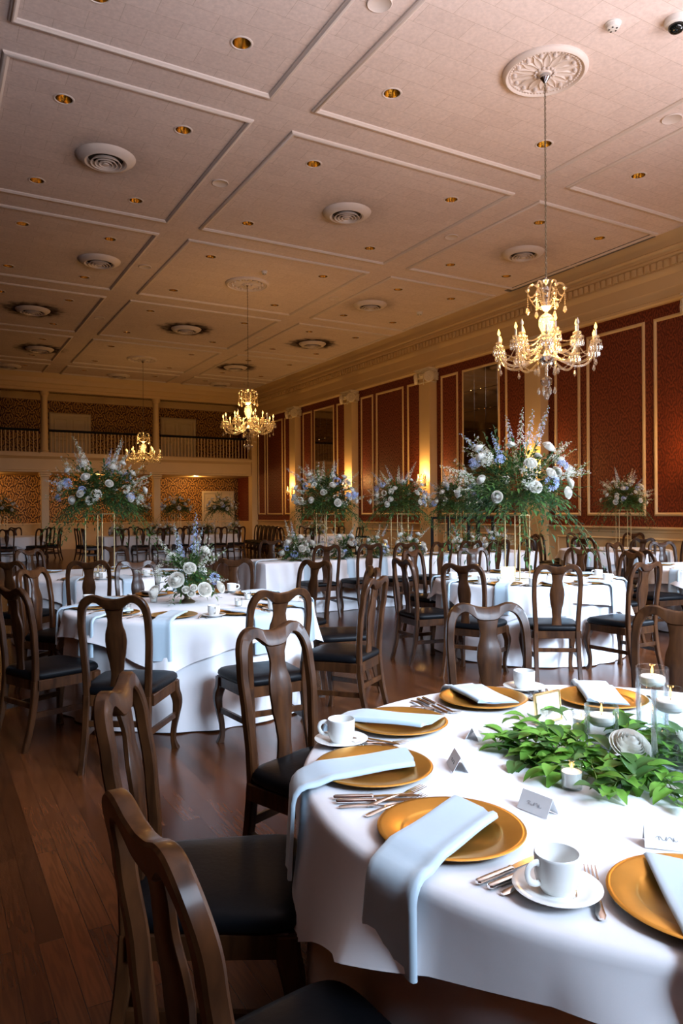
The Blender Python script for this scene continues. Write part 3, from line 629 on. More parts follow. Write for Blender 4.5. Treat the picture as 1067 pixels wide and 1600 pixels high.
def chandelier(lit_seed=1):
    r = thing('crystal_chandelier', 'x', 'chandelier', (0, 0, 0))      # z measured from the floor
    top = 4.27
    mb = MB(); lathe(mb, [(0, 6.72), (0.03, 6.70), (0.055, 6.68), (0.06, 6.66), (0.035, 6.63), (0.015, 6.60), (0, 6.60)], 20); obj('ceiling_hook', mb, M['chrome'], r)
    link = MB(); tube(link, [(0.011*cos(2*PI*k/10), 0, 0.021*sin(2*PI*k/10)) for k in range(10)], 0.0032, 5, closed=True)
    mb = MB(); n = int((6.6-top)/0.034)
    for i in range(n+1): mb.join(link, Matrix.Translation((0, 0, 6.6-i*0.034)) @ Matrix.Rotation(PI/2*(i % 2)+0.4, 4, 'Z'))
    tube(mb, [(0.006, 0.004, 6.6), (0.006, 0.004, top)], 0.003, 5); obj('chain', mb, M['bronze'], r)
    mb = MB()
    lathe(mb, [(0.012, 4.28), (0.02, 4.25), (0.09, 4.235), (0.095, 4.225), (0.03, 4.20), (0.015, 4.18), (0.04, 4.15), (0.045, 4.12), (0.018, 4.08), (0.015, 3.98), (0.03, 3.95), (0.085, 3.935), (0.09, 3.92), (0.05, 3.89), (0.02, 3.865), (0.03, 3.85), (0.085, 3.82), (0.10, 3.77), (0.095, 3.71), (0.06, 3.62), (0.035, 3.57), (0.03, 3.52), (0.10, 3.50), (0.105, 3.485), (0.05, 3.46), (0.035, 3.40), (0.06, 3.36), (0.10, 3.33), (0.04, 3.25), (0.018, 3.22), (0.018, 3.10), (0.05, 3.08), (0.075, 3.05), (0.06, 3.0), (0.03, 2.97), (0.05, 2.95), (0.04, 2.91), (0.001, 2.89)], 22)
    obj('stem', mb, M['crystal_clear'], r)
    mb = MB(); lathe(mb, [(0.012, 3.36), (0.085, 3.345), (0.10, 3.32), (0.085, 3.28), (0.03, 3.255), (0.012, 3.25)], 22); o = obj('arm_plate', mb, M['chrome'], r); o['label'] = 'silver arm plate'
    for k in range(6):                                                 # curled upper arms with drops
        a = 2*PI*k/6+0.3; P = lambda rr, z: (rr*cos(a), rr*sin(a), z)
        mb = MB(); tube(mb, spline([P(0.03, 3.93), P(0.06, 4.04), P(0.09, 4.15), P(0.14, 4.20), P(0.19, 4.19), P(0.215, 4.14)], 4), 0.010, 6); dish(mb, P(0.215, 4.125), 0.03, 0.012)
        for i in range(7): bead(mb, P(0.215, 4.10-i*0.025), 0.011)
        prism(mb, P(0.215, 3.93), 0.09, 0.026); a2 = a+2*PI/6
        swag(mb, P(0.21, 4.10), P(0.07, 3.93), 0.06); swag(mb, P(0.215, 4.1), (0.215*cos(a2), 0.215*sin(a2), 4.1), 0.07)
        obj('upper_arm', mb, M['crystal'], r)
    rng = random.Random(lit_seed); arms = []
    for k in range(15):
        outer = k < 10
        a = 2*PI*k/10+0.15 if outer else 2*PI*(k-10)/5+0.45
        R, zc = (0.575, 3.42) if outer else (0.34, 3.52)
        P = lambda rr, z: (rr*cos(a), rr*sin(a), z)
        mb = MB()
        tube(mb, spline([P(0.05, 3.33), P(0.14, 3.38 if not outer else 3.30), P(R*0.6, zc-0.20 if outer else zc-0.12), P(R*0.85, zc-0.17), P(R*0.98, zc-0.07), P(R, zc)], 5), 0.014 if outer else 0.012, 7)
        arm = obj('arm', mb, M['crystal'], r); arms.append(P(R, zc))
        mb = MB(); dish(mb, P(R, zc), 0.07, 0.022); dish(mb, P(R, zc+0.055), 0.042, 0.018); lathe(mb, [(0.012, 0), (0.022, 0.02), (0.014, 0.05), (0.014, 0.06)], 8, P(R, zc)); obj('candle_dish', mb, M['crystal'], arm)
        mb = MB(); drip(mb, P(R, zc+0.015), 0.064, 11, 0.075); drip(mb, P(R, zc+0.07), 0.038, 6, 0.04)
        for i in range(3): bead(mb, P(R, zc-0.10-i*0.03), 0.012)
        prism(mb, P(R, zc-0.18), 0.085, 0.02)
        if outer: swag(mb, P(R, zc), P(0.09, 3.46), 0.12); swag(mb, P(R*0.98, zc-0.02), (R*cos(a+2*PI/10), R*sin(a+2*PI/10), zc-0.02), 0.13)
        else: swag(mb, P(R, zc+0.02), P(0.06, 3.6), 0.06)
        obj('crystal_drops', mb, M['crystal'], arm)
        mb = MB(); lathe(mb, [(0.011, 0.05), (0.011, 0.155), (0.006, 0.158)], 8, P(R, zc)); obj('candle_sleeve', mb, M['candle'], arm)
        mb = MB(); lathe(mb, [(a_*1.5, b_*1.2) for a_, b_ in FLAME], 9, P(R, zc+0.16)); off = k in (7, 12)
        obj('bulb', mb, M['bulb_off'] if off else M['bulb'], arm)
    for k in range(8):
        a = 2*PI*k/8; mb = MB()
        swag(mb, (0.10*cos(a), 0.10*sin(a), 3.33), (0.10*cos(a+0.4), 0.10*sin(a+0.4), 3.21), 0.03)
        swag(mb, (0.10*cos(a), 0.10*sin(a), 3.49), (0.30*cos(a), 0.30*sin(a), 3.36), 0.08)
        obj('bead_swags', mb, M['crystal'], r)
        mb = MB(); prism(mb, (0.10*cos(a+.4), 0.10*sin(a+.4), 2.96), 0.08, 0.022); obj('pendant_drop', mb, M['crystal'], r)
        mb = MB(); prism(mb, (0.13*cos(a), 0.13*sin(a), 3.2), 0.09, 0.022); obj('pendant_drop', mb, M['crystal'], r)
    mb = MB(); lathe(mb, [(0.001, 2.9), (0.03, 2.88), (0.036, 2.85), (0.02, 2.82), (0.001, 2.81)], 12); obj('bottom_ball', mb, M['crystal'], r)
    lamp('chandelier_light', 'POINT', (0, 0, 3.75), 120, WARM, r, shadow_soft_size=0.22)
    return r
ch = chandelier()
ch.location = (6.47, CHY[0], 0); ch['label'] = 'largest crystal chandelier, nearest, hanging in front of the red wall'
ch2 = dup(ch, (6.47, CHY[1], 0.08), 0.6, 'middle crystal chandelier glowing gold in front of the balcony corner')
ch3 = dup(ch, (6.50, CHY[2], 0.0), 1.1, 'farthest small crystal chandelier behind the tall blue flowers on the left')
for c_, e_ in ((ch2, 95), (ch3, 55)):                                # the farther ones are dimmed
    for k_ in c_.children:
        if k_.type == 'LIGHT': k_.data = k_.data.copy(); k_.data.energy = e_
def sconce():
    r = thing('crystal_wall_sconce', 'x', 'wall lamp', (0, 0, 0))          # back plate at x=0, arms reach to -x
    mb = MB(); box(mb, -0.02, -0.06, -0.16, 0.0, 0.06, 0.16, 0.01); obj('back_plate', mb, M['brass'], r)
    for k in range(3):
        a = PI+(k-1)*0.95; P = lambda rr, z: (rr*cos(a), rr*sin(a), z)
        mb = MB(); R = 0.2; tube(mb, spline([(-0.02, 0, -0.02), P(0.08, -0.09), P(0.17, -0.07), P(R, 0.0)], 5), 0.009, 6); arm = obj('arm', mb, M['crystal'], r)
        mb = MB(); dish(mb, P(R, 0.0), 0.05, 0.018); drip(mb, P(R, 0.01), 0.045, 8, 0.07); swag(mb, P(R, 0), (-0.02, 0, 0.2), 0.1); prism(mb, P(R, -0.08), 0.08, 0.02); obj('crystal_drops', mb, M['crystal'], arm)
        mb = MB(); lathe(mb, [(0.010, 0.02), (0.010, 0.10), (0.005, 0.103)], 8, P(R, 0)); obj('candle_sleeve', mb, M['candle'], arm)
        mb = MB(); lathe(mb, [(a_*1.3, b_*1.15) for a_, b_ in FLAME], 9, P(R, 0.105)); obj('bulb', mb, M['bulb'], arm)
    lamp('sconce_light', 'POINT', (-0.24, 0, 0.14), 55, WARM, r, shadow_soft_size=0.07)
    return r
sc = sconce(); sc.location = (XR-0.25, 24.86+0.4, 2.28); sc['label'] = 'lit crystal wall sconce on the farthest pilaster by the balcony corner'
for y0, lab in ((20.75, 'lit crystal wall sconce behind the tall flowers on the long table'), (16.46, 'lit crystal wall sconce on the third pilaster from the far end'), (12.24, 'lit crystal wall sconce on the near pilaster behind the largest tall flowers')):
    dup(sc, (XR-0.25, y0+0.25, 2.35), 0, lab)
# lamps the photograph does not show directly: the next pilaster's sconce, and lamps under the balcony
dup(sc, (XR-0.25, 8.25, 2.35), 0, 'lit crystal wall sconce on the pilaster beyond the right edge')
for x in (1.9, 6.0, 10.1): lamp('balcony_lamp', 'POINT', (x, YB+1.0, 2.9), 34, WARM, shadow_soft_size=0.1)

# ------------------------------------------------------------------ chairs
BACKY = [(0.0, -0.275), (0.12, -0.242), (0.25, -0.212), (0.42, -0.196), (0.55, -0.198), (0.72, -0.212), (0.88, -0.236), (1.03, -0.268)]
def by(z): return lin(BACKY, z)
def chair_meshes():
    O = {}
    outer = [(-.0, 1.003), (.05, 1.010), (.10, 1.026), (.145, 1.024), (.182, .998), (.205, .955), (.214, .90), (.217, .82), (.213, .70), (.205, .56), (.200, .42)]
    inner = [(-.0, .938), (.045, .942), (.072, .962), (.105, .983), (.140, .972), (.163, .940), (.174, .89), (.178, .82), (.174, .70), (.166, .56), (.160, .42)]
    of = [(p.x, p.y) for p in spline([(a, b, 0) for a, b in outer], 4)]; nf = [(p.x, p.y) for p in spline([(a, b, 0) for a, b in inner], 4)]
    T = 0.0185; e = 0.006
    full = [((-o[0], o[1]), (-i[0], i[1])) for o, i in zip(of[::-1], nf[::-1])] + list(zip(of[1:], nf[1:]))
    rings = []
    for (ox, oz), (ix, iz) in full:
        dx, dz = ix-ox, iz-oz; L = hypot(dx, dz); ux, uz = dx/L*e, dz/L*e
        def p(x, z, s): return (x, by(z)+s, z)
        rings.append([p(ox, oz, -T+e), p(ox+ux, oz+uz, -T), p(ix-ux, iz-uz, -T), p(ix, iz, -T+e), p(ix, iz, T-e), p(ix-ux, iz-uz, T), p(ox+ux, oz+uz, T), p(ox, oz, T-e)])
    mb = MB(); loft(mb, rings, True, True); O['back_frame'] = mb.mesh('back_frame', M['chair_wood'], 40)
    W_ = [(.40, .050), (.45, .048), (.50, .041), (.56, .036), (.62, .043), (.69, .057), (.755, .064), (.80, .060), (.845, .046), (.875, .042), (.91, .046), (.945, .054), (.96, .056)]
    rings = []; t = 0.008
    for k in range(36):
        z = .40+.555*k/35; w = lin(W_, z); y = by(z)+0.004
        rings.append([(-w, y-t+.003, z), (-w+.004, y-t, z), (w-.004, y-t, z), (w, y-t+.003, z), (w, y+t-.003, z), (w-.004, y+t, z), (-w+.004, y+t, z), (-w, y+t-.003, z)])
    mb = MB(); loft(mb, rings, True, True); O['splat'] = mb.mesh('splat', M['chair_wood'], 40)
    # seat frame: trapezoid rails
    mb = MB(); xf, xb, yf, yb = .232, .20, .235, -.19
    def bar(a, b, w, z0, z1):
        a, b = Vector((*a, 0)), Vector((*b, 0)); d = (b-a).normalized(); nrm = Vector((-d.y, d.x, 0))*w/2; q = 0.004
        rings = []
        for p in (a, b):
            rings.append([p-nrm+Vector((0, 0, z0)), p+nrm+Vector((0, 0, z0)), p+nrm+Vector((0, 0, z1-q)), p+nrm*0.7+Vector((0, 0, z1)), p-nrm*0.7+Vector((0, 0, z1)), p-nrm+Vector((0, 0, z1-q))])
        loft(mb, rings, True, True)
    bar((-xb, yb), (xb, yb), .028, .372, .437); bar((-xf, yf-.01), (xf, yf-.01), .026, .372, .437)
    for s in (-1, 1): bar((s*xb, yb), (s*(xf-.012), yf), .026, .372, .437)
    O['seat_frame'] = mb.mesh('seat_frame', M['chair_wood'])
    # cushion
    rings = []
    prof = [(0.0, .437, .96), (0.2, .440, 1.0), (0.5, .455, 1.035), (0.8, .474, 1.02), (1, .487, .965), (1, .494, .86), (1, .499, .6), (1, .502, .3)]
    for _, z, s in prof:
        ring = []
        for k in range(40):
            a = 2*PI*k/40; c, q = cos(a), sin(a); ex = 0.32
            x = abs(c)**ex*(1 if c > 0 else -1); y = abs(q)**ex*(1 if q > 0 else -1)
            yy = .022+.228*y*s; xx = (.205+(.245-.205)*(y+1)/2)*x*s
            ring.append((xx, yy-0.002, z))
        rings.append(ring)
    mb = MB(); loft(mb, rings, True, True); O['seat'] = mb.mesh('seat', M['seat'], 50)
    def sq_tube(pts, ws):
        mb = MB(); rings = []
        for p, w in zip(pts, ws):
            x, y, z = p; b = w*0.28
            rings.append([(x-w+b, y-w, z), (x+w-b, y-w, z), (x+w, y-w+b, z), (x+w, y+w-b, z), (x+w-b, y+w, z), (x-w+b, y+w, z), (x-w, y+w-b, z), (x-w, y-w+b, z)])
        loft(mb, rings, True, True); return mb
    for s, nm in ((-1, 'fl'), (1, 'fr')):
        ctrl = [(.212, .213, .43, .030), (.214, .215, .37, .031), (.224, .225, .33, .030), (.230, .231, .28, .026), (.222, .223, .20, .020), (.210, .211, .12, .0165), (.208, .209, .06, .0155), (.214, .215, .025, .019), (.220, .221, .0, .023)]
        sp = spline([(a, b, c) for a, b, c, _ in ctrl], 3); wz = sorted([(c, w) for _, _, c, w in ctrl])
        O[nm] = sq_tube([(s*p.x, p.y, p.z) for p in sp], [lin(wz, p.z) for p in sp]).mesh('leg', M['chair_wood'], 40)
    for s, nm in ((-1, 'bl'), (1, 'br')):
        pts = [(s*(.18+.006*(0.42-z)/.42), by(z), z) for z in (.43, .36, .28, .2, .12, .06, 0)]
        O[nm] = sq_tube(pts, [.0205, .0205, .020, .019, .018, .018, .0185]).mesh('leg', M['chair_wood'], 40)
    for s, nm in ((-1, 'sl'), (1, 'sr')):
        mb = MB(); rings = []
        for (x, y) in ((s*.181, by(.215)), (s*.222, .222)):
            rings.append([(x-.009, y, .198), (x+.009, y, .198), (x+.009, y, .232), (x-.009, y, .232)])
        loft(mb, rings, True, True); O[nm] = mb.mesh('stretcher', M['chair_wood'])
    mb = MB(); y = by(.27); box(mb, -.17, y-.009, .255, .17, y+.009, .29, .003); O['sb'] = mb.mesh('stretcher', M['chair_wood'])
    return O
CM = chair_meshes()
CH_PARTS = [('seat', 'seat'), ('seat_frame', 'seat_frame'), ('back_frame', 'back_frame'), ('splat', 'splat'), ('leg', 'fl'), ('leg', 'fr'), ('leg', 'bl'), ('leg', 'br'), ('stretcher', 'sl'), ('stretcher', 'sr'), ('stretcher', 'sb')]
def chair(x, y, rz, label, group):
    """x, y: where the top of the back stands; rz: direction the sitter faces"""
    ox, oy = x+0.26*cos(rz), y+0.26*sin(rz)
    r = thing('dining_chair', label, 'chair', (ox, oy, 0), rz-PI/2, group)
    for nm, k in CH_PARTS: 
        o = obj(nm, CM[k], None, r)
    return r
T1c, T2c, T3c, T4c, T5c, T6c = (1.80, 1.415), (1.87, 5.72), (5.62, 5.83), (1.83, 9.09), (8.77, 5.59), (11.05, 9.2)
def around(tc, lst, group):
    for x, y, lab, *o in lst:
        q = hypot(x-tc[0], y-tc[1]); k = max(1, (1.5 if tc is not T1c and len(o) < 2 else 0)/q)      # seats just touch the cloth
        x, y = tc[0]+(x-tc[0])*k, tc[1]+(y-tc[1])*k
        rz = atan2(tc[1]-y, tc[0]-x) + (o[0] if o else 0)
        chair(x, y, rz, lab, group)
around(T1c, [(0.295, 1.14, 'dark wooden splat-back chair in the left foreground, closest to the camera', radians(-7)), (0.465, 2.08, 'dark wooden chair seen edge-on behind the closest chair, black seat towards the near table'),
    (1.26, 2.80, 'dark wooden chair beside the white cup at the left of the near table'), (2.48, 2.86, 'sunlit tan wooden chair behind the near table in the middle'), (3.16, 2.25, 'sunlit tan wooden chair cut by the right edge behind the candles')], 'chairs at the near table')
around(T2c, [(0.93, 4.28, 'dark wooden chair at the front left of the middle left table, facing away'), (1.88, 4.04, 'brown wooden chair at the front right of the middle left table, facing away'),
    (0.47, 5.12, 'dark wooden chair cut by the left edge at the middle left table'), (2.80, 4.40, 'brown chair seen from its side with black seat, right of the middle left table'), (3.30, 5.25, 'dark chair half hidden behind the side-on chair right of the middle left table'),
    (2.72, 6.98, 'brown wooden chair facing the camera right of the low white flowers'), (1.80, 7.12, 'brown wooden chair facing the camera left of the low white flowers'), (0.84, 6.72, 'slim brown chair at the far left of the middle left table'), (3.28, 6.25, 'dark chair behind the right corner of the middle left table, facing it')], 'chairs at the middle left table')
around(T4c, [(1.40, 7.52, 'very dark wooden chair facing away in front of the back left table'), (0.70, 7.95, 'dark chair at the left edge in front of the back left table'), (1.2, 10.42, 'brown chair with shining rim at the far side of the back left table'), (2.28, 10.48, 'brown chair behind the thin gold legs of the tall left flower stand')], 'chairs at the back left table')
around(T3c, [(4.76, 4.56, 'brown wooden chair standing square in front of the middle right table'), (4.14, 5.10, 'dark wooden chair at the front left of the middle right table'), (5.62, 4.32, 'dark wooden chair at the front right of the middle right table, seat turned left'),
    (6.88, 5.48, 'dark chair at the right side of the middle right table', 0, 1), (6.9, 6.30, 'brown chair at the far right of the middle right table, facing the camera'), (6.05, 7.20, 'pale sunlit chair at the far side of the middle right table, facing the camera'),
    (4.10, 5.98, 'dark chair seen from its side at the left of the middle right table'), (5.12, 7.22, 'brown chair at the far left of the middle right table')], 'chairs at the middle right table')
around(T5c, [(7.28, 5.69, 'dark chair at the left of the right edge table'), (8.57, 7.14, 'brown chair at the far left of the right edge table'), (9.40, 6.98, 'pale sunlit chair at the far side of the right edge table'), (7.76, 6.75, 'narrow dark chair seen edge-on between the two right tables'), (7.42, 4.66, 'dark chair cut by the right edge in front of the right edge table')], 'chairs at the right edge table')
around(T6c, [(10.26, 7.98, 'dark chair facing away in front of the table by the red wall'), (12.2, 9.75, 'pale sunlit chair against the wall panelling under the small flower stand'), (11.12, 7.78, 'dark chair at the front right of the table by the red wall'), (9.83, 8.75, 'dark chair at the front left of the table by the red wall'),
    (11.6, 10.62, 'small brown chair at the far side of the table by the red wall'), (10.55, 10.57, 'edge-on dark chair beside the near pilaster'), (10.02, 9.9, 'second edge-on dark chair, just left of the table by the red wall')], 'chairs at the table by the red wall')
LT = (4.2, 9.58, 9.5, 10.5)                                      # long table footprint
for x, y, lab in ((4.88, 8.96, 'first from its left end'), (5.61, 8.98, 'second from its left end'), (6.2, 8.92, 'third from its left end'), (6.83, 8.88, 'fourth from its left end'), (7.42, 8.9, 'fifth from its left end'), (8.0, 8.9, 'sixth from its left end'), (8.72, 8.98, 'nearest its right end')):
    chair(x, y, PI/2+random.Random(x).uniform(-0.1, 0.1), 'dark chair facing away at the long flower-covered table, '+lab, 'chairs along the long table')
chair(5.02, 11.15, -PI/2-0.5, 'brown chair standing behind the left end of the long table', 'chairs along the long table')
BT = (4.7, 22.75, 9.1, 23.75)                                    # far long table
for i in range(7): chair(5.1+i*0.62, 22.1, PI/2, 'dark chair facing away along the far long table, number %s from its left end' % ['one', 'two', 'three', 'four', 'five', 'six', 'seven'][i], 'chairs along the far long table')
for i in range(6): chair(5.4+i*0.62, 24.45, -PI/2, 'dark chair behind the far long table, number %s from its left end' % ['one', 'two', 'three', 'four', 'five', 'six'][i], 'chairs along the far long table')
chair(4.1, 22.9, 0, 'dark chair facing the left end of the far long table', 'chairs along the far long table'); chair(4.05, 23.6, 0.2, 'second dark chair at the left end of the far long table', 'chairs along the far long table')
B2c = (2.35, 25.2)
for i, a in enumerate((-100, -60, -140, -20, 30, 80)):
    chair(B2c[0]+1.5*cos(radians(a)), B2c[1]+1.5*sin(radians(a)), radians(a)+PI, 'dark chair at the farthest left round table, '+['front', 'front right', 'front left', 'right side', 'back right', 'back'][i], 'chairs at the farthest left table')
F1c = (10.7, 20.2)
for i, a in enumerate((-170, -125, 80, 35, -60)):
    chair(F1c[0]+1.5*cos(radians(a)), F1c[1]+1.5*sin(radians(a)), radians(a)+PI, 'dark chair at the far round table by the wall sconces, '+['left side', 'front left', 'back', 'back right', 'front right'][i], 'chairs at the far right table')
for i in range(5): chair(9.85+i*0.12, 21.6+i*0.62, PI+0.15, 'dark chair in the far corner row, %s from the front' % ['first', 'second', 'third', 'fourth', 'fifth'][i], 'chairs in the far right corner')

# ------------------------------------------------------------------ table linen
def fold_fn(seed, n):
    rg = random.Random(seed); ph = [rg.uniform(0, 2*PI) for _ in range(5)]
    return lambda a: 0.55*sin(n*a+ph[0]+0.8*sin(2*a+ph[1]))+0.3*sin((n*0.62//1)*a+ph[2])+0.25*sin((n*1.6//1)*a+ph[3])
def round_cloths(c, R, seed, square_at, tname, under_label, over_label, zt=0.76, nf=17, side=0.12, detail=1):
    f = fold_fn(seed, nf); n = 288 if detail else 144
    rg = random.Random(seed)
    def skirt_r(a, z):
        t = max(0, (zt-z)/zt); return R-0.004+0.012*t+0.042*t**0.75*f(a)
    # underskirt, floor length
    rings = []
    for k in range(15):
        z = zt-0.02-(zt-0.03)*k/14; hem = 0.0 if k < 14 else 0
        rings.append([(skirt_r(2*PI*i/n, z)*cos(2*PI*i/n), skirt_r(2*PI*i/n, z)*sin(2*PI*i/n), max(z+0.008*f(2*PI*i/n*1.0)*(k/14), 0.004)) for i in range(n)])
    mb = MB(); loft(mb, rings)
    tag(obj('floor_length_tablecloth', mb, M['cloth'], None, 60, (c[0], c[1], 0)), under_label, 'tablecloth', 'floor length tablecloths')
    # square overlay
    rows = [[(R*s*cos(2*PI*i/n), R*s*sin(2*PI*i/n), zt) for i in range(n)] for s in (0.02, 0.3, 0.6, 0.85, 0.96)]
    for q in (0.25, 0.5, 0.75, 1.0):
        a2 = q*PI/2; rows.append([((R-0.012+0.03*sin(a2))*cos(2*PI*i/n), (R-0.012+0.03*sin(a2))*sin(2*PI*i/n), zt-0.03*(1-cos(a2))) for i in range(n)])
    def drop(a):
        q = (a-square_at+PI/4) % (PI/2)-PI/4
        L = (R+side)/cos(q)-R; return 0.44*(1-math.exp(-L/0.44))+0.01*sin(9*a+seed)
    g = lambda a: 1.25*(1-abs(sin(4.5*a+seed+.5*sin(3*a))))**1.6+0.45*max(0, sin(13*a+2*seed))
    for k in range(1, 10):
        row = []
        for i in range(n):
            a = 2*PI*i/n; L = drop(a); z = zt-0.03-L*k/9
            r = max(skirt_r(a, z)+0.014, R+0.018)+0.055*(k/9)**1.2*g(a)*min(1, .4+L/0.3)+0.012*(k/9)
            row.append((r*cos(a), r*sin(a), z))
        rows.append(row)
    mb = MB(); loft(mb, rows, True, False)
    tag(obj('table_overlay', mb, M['cloth'], None, 50, (c[0], c[1], 0)), over_label, 'tablecloth', 'square table overlays')
def rect_cloth(x0, y0, x1, y1, label, zt=0.76, seed=3, n_per=26):
    r = 0.03; pts = []
    def side(a, b):
        L = hypot(b[0]-a[0], b[1]-a[1]); n = max(8, int(L*n_per)); nx, ny = (b[1]-a[1])/L, -(b[0]-a[0])/L
        return [(a[0]+(b[0]-a[0])*i/n, a[1]+(b[1]-a[1])*i/n, nx, ny, i/n*L) for i in range(n)]
    pts = side((x0, y0), (x1, y0))+side((x1, y0), (x1, y1))+side((x1, y1), (x0, y1))+side((x0, y1), (x0, y0))
    cx, cyy = (x0+x1)/2, (y0+y1)/2; s = 0
    rows = [[(x0+(p[0]-x0)*1.0, p[1], zt) for p in pts]]
    for q in (0.5, 1.0): rows.append([(p[0]+p[2]*r*sin(q*PI/2), p[1]+p[3]*r*sin(q*PI/2), zt-r*(1-cos(q*PI/2))) for p in pts])
    for k in range(1, 12):
        row = []
        for i, p in enumerate(pts):
            t = k/11; w = (0.5+0.5*sin(i*0.75+seed+0.8*sin(i*0.13)))*0.05*t
            row.append((p[0]+p[2]*(r+w+0.02*t), p[1]+p[3]*(r+w+0.02*t), zt-r-(zt-r-0.006)*t))
        rows.append(row)
    mb = MB(); loft(mb, rows); mb.f.append(tuple(range(len(pts)))); mb.m.append(0)
    tag(obj('long_tablecloth', mb, M['cloth'], None, 50), label, 'tablecloth')
TR = 0.965
round_cloths(T1c, TR, 1.3, radians(-149), 'near table', 'long white tablecloth reaching the floor under the near table overlay', 'square white overlay with hemmed edge on the near table', nf=15, side=0.10)
round_cloths(T2c, TR, 2.9, radians(-72), 'middle left table', 'long white tablecloth reaching the floor at the middle left table', 'white overlay with hanging corner on the middle left table', side=0.13)
round_cloths(T3c, TR, 4.4, radians(-105), 'middle right table', 'long white tablecloth reaching the floor at the middle right table', 'white overlay on the middle right table with the largest flowers', side=0.13)
round_cloths(T4c, TR, 6.1, radians(-60), 'back left table', 'long white tablecloth of the back left table under the tall flower stand', 'white overlay on the back left table with the tall flower stand', detail=0, side=0.16)
round_cloths(T5c, TR, 7.7, radians(-100), 'right edge table', 'long white tablecloth of the table at the right edge', 'white overlay on the table at the right edge', detail=0, side=0.16)
round_cloths(T6c, TR, 8.2, radians(-30), 'wall table', 'long white tablecloth of the table by the red wall', 'white overlay on the table by the red wall', detail=0, side=0.16)
round_cloths(F1c, TR, 9.9, radians(-30), 'far table', 'long white tablecloth of the far round table by the sconces', 'white overlay on the far round table by the sconces', detail=0, side=0.16)
round_cloths(B2c, TR, 5.5, radians(-30), 'far left table', 'long white tablecloth of the farthest left round table', 'white overlay on the farthest left round table', detail=0, side=0.16)
rect_cloth(LT[0], LT[1], LT[2], LT[3], 'white floor length cloth on the long table crowded with flowers'); rect_cloth(BT[0], BT[1], BT[2], BT[3], 'white floor length cloth on the far long table under the balcony', n_per=14)
# ------------------------------------------------------------------ flowers
def leaf(mb, p, d, up, L, W, mi=0, curl=0.25):
    p, d = Vector(p), Vector(d).normalized(); s = d.cross(Vector(up))
    if s.length < 1e-4: s = d.cross(Vector((1, 0.3, 0)))
    s.normalize(); n = s.cross(d)
    a = p+d*L*0.30+n*L*curl*0.2; b = p+d*L*0.65+n*L*curl*0.22; t = p+d*L-n*L*curl*0.3
    mb.add([p, a+s*W*0.42+n*W*0.18, a, a-s*W*0.42+n*W*0.18, b+s*W*0.36+n*W*0.14, b, b-s*W*0.36+n*W*0.14, t], [(0, 1, 2), (0, 2, 3), (1, 4, 5, 2), (2, 5, 6, 3), (4, 7, 5), (5, 7, 6)], mi)
def broad_leaf(mb, p, d, up, L, W, mi=0, curl=0.3):
    p, d = Vector(p), Vector(d).normalized(); s = d.cross(Vector(up))
    if s.length < 1e-4: s = d.cross(Vector((1, 0.3, 0)))
    s.normalize(); n = s.cross(d); rows = []
    for t, w in ((0, .03), (.12, .26), (.3, .45), (.48, .49), (.66, .41), (.84, .22), (.95, .08), (1, .01)):
        c = p+d*L*t+n*L*curl*(.7*t-t*t)
        rows.append([c-s*W*w+n*W*w*.38, c-s*W*w*.5+n*W*w*.13, c, c+s*W*w*.5+n*W*w*.13, c+s*W*w+n*W*w*.38])
    loft(mb, rows, closed=False, mi=mi)
def rdir(rg, zmin=-1, zmax=1):
    z = rg.uniform(zmin, zmax); a = rg.uniform(0, 2*PI); q = sqrt(1-z*z); return Vector((q*cos(a), q*sin(a), z))
def sprig(mb, p, d, rg, L, nl, ll, lw, droop=0.3, mi=0, stem_r=0.0018):
    """a stem with paired leaves"""
    d = Vector(d).normalized(); p = Vector(p); pts = []
    for k in range(7):
        t = k/6; pts.append(p+d*L*t+Vector((0, 0, -droop*L*t*t)))
    tube(mb, pts, [stem_r*(1-0.6*k/6) for k in range(7)], 4, mi=1)
    for k in range(nl):
        t = 0.15+0.85*k/(nl-1) if nl > 1 else 1; i = min(int(t*6), 5); q = pts[i].lerp(pts[i+1], t*6-i); tg = (pts[i+1]-pts[i]).normalized()
        side = tg.cross(Vector((0, 0, 1))); side = side.normalized() if side.length > .01 else Vector((1, 0, 0))
        s = 1 if k % 2 else -1
        dd = (tg*0.6+side*s*0.9+rdir(rg)*0.35) if k < nl-1 else tg
        leaf(mb, q, dd, (0, 0, 1), ll*rg.uniform(.7, 1.15), lw*rg.uniform(.8, 1.1), mi)
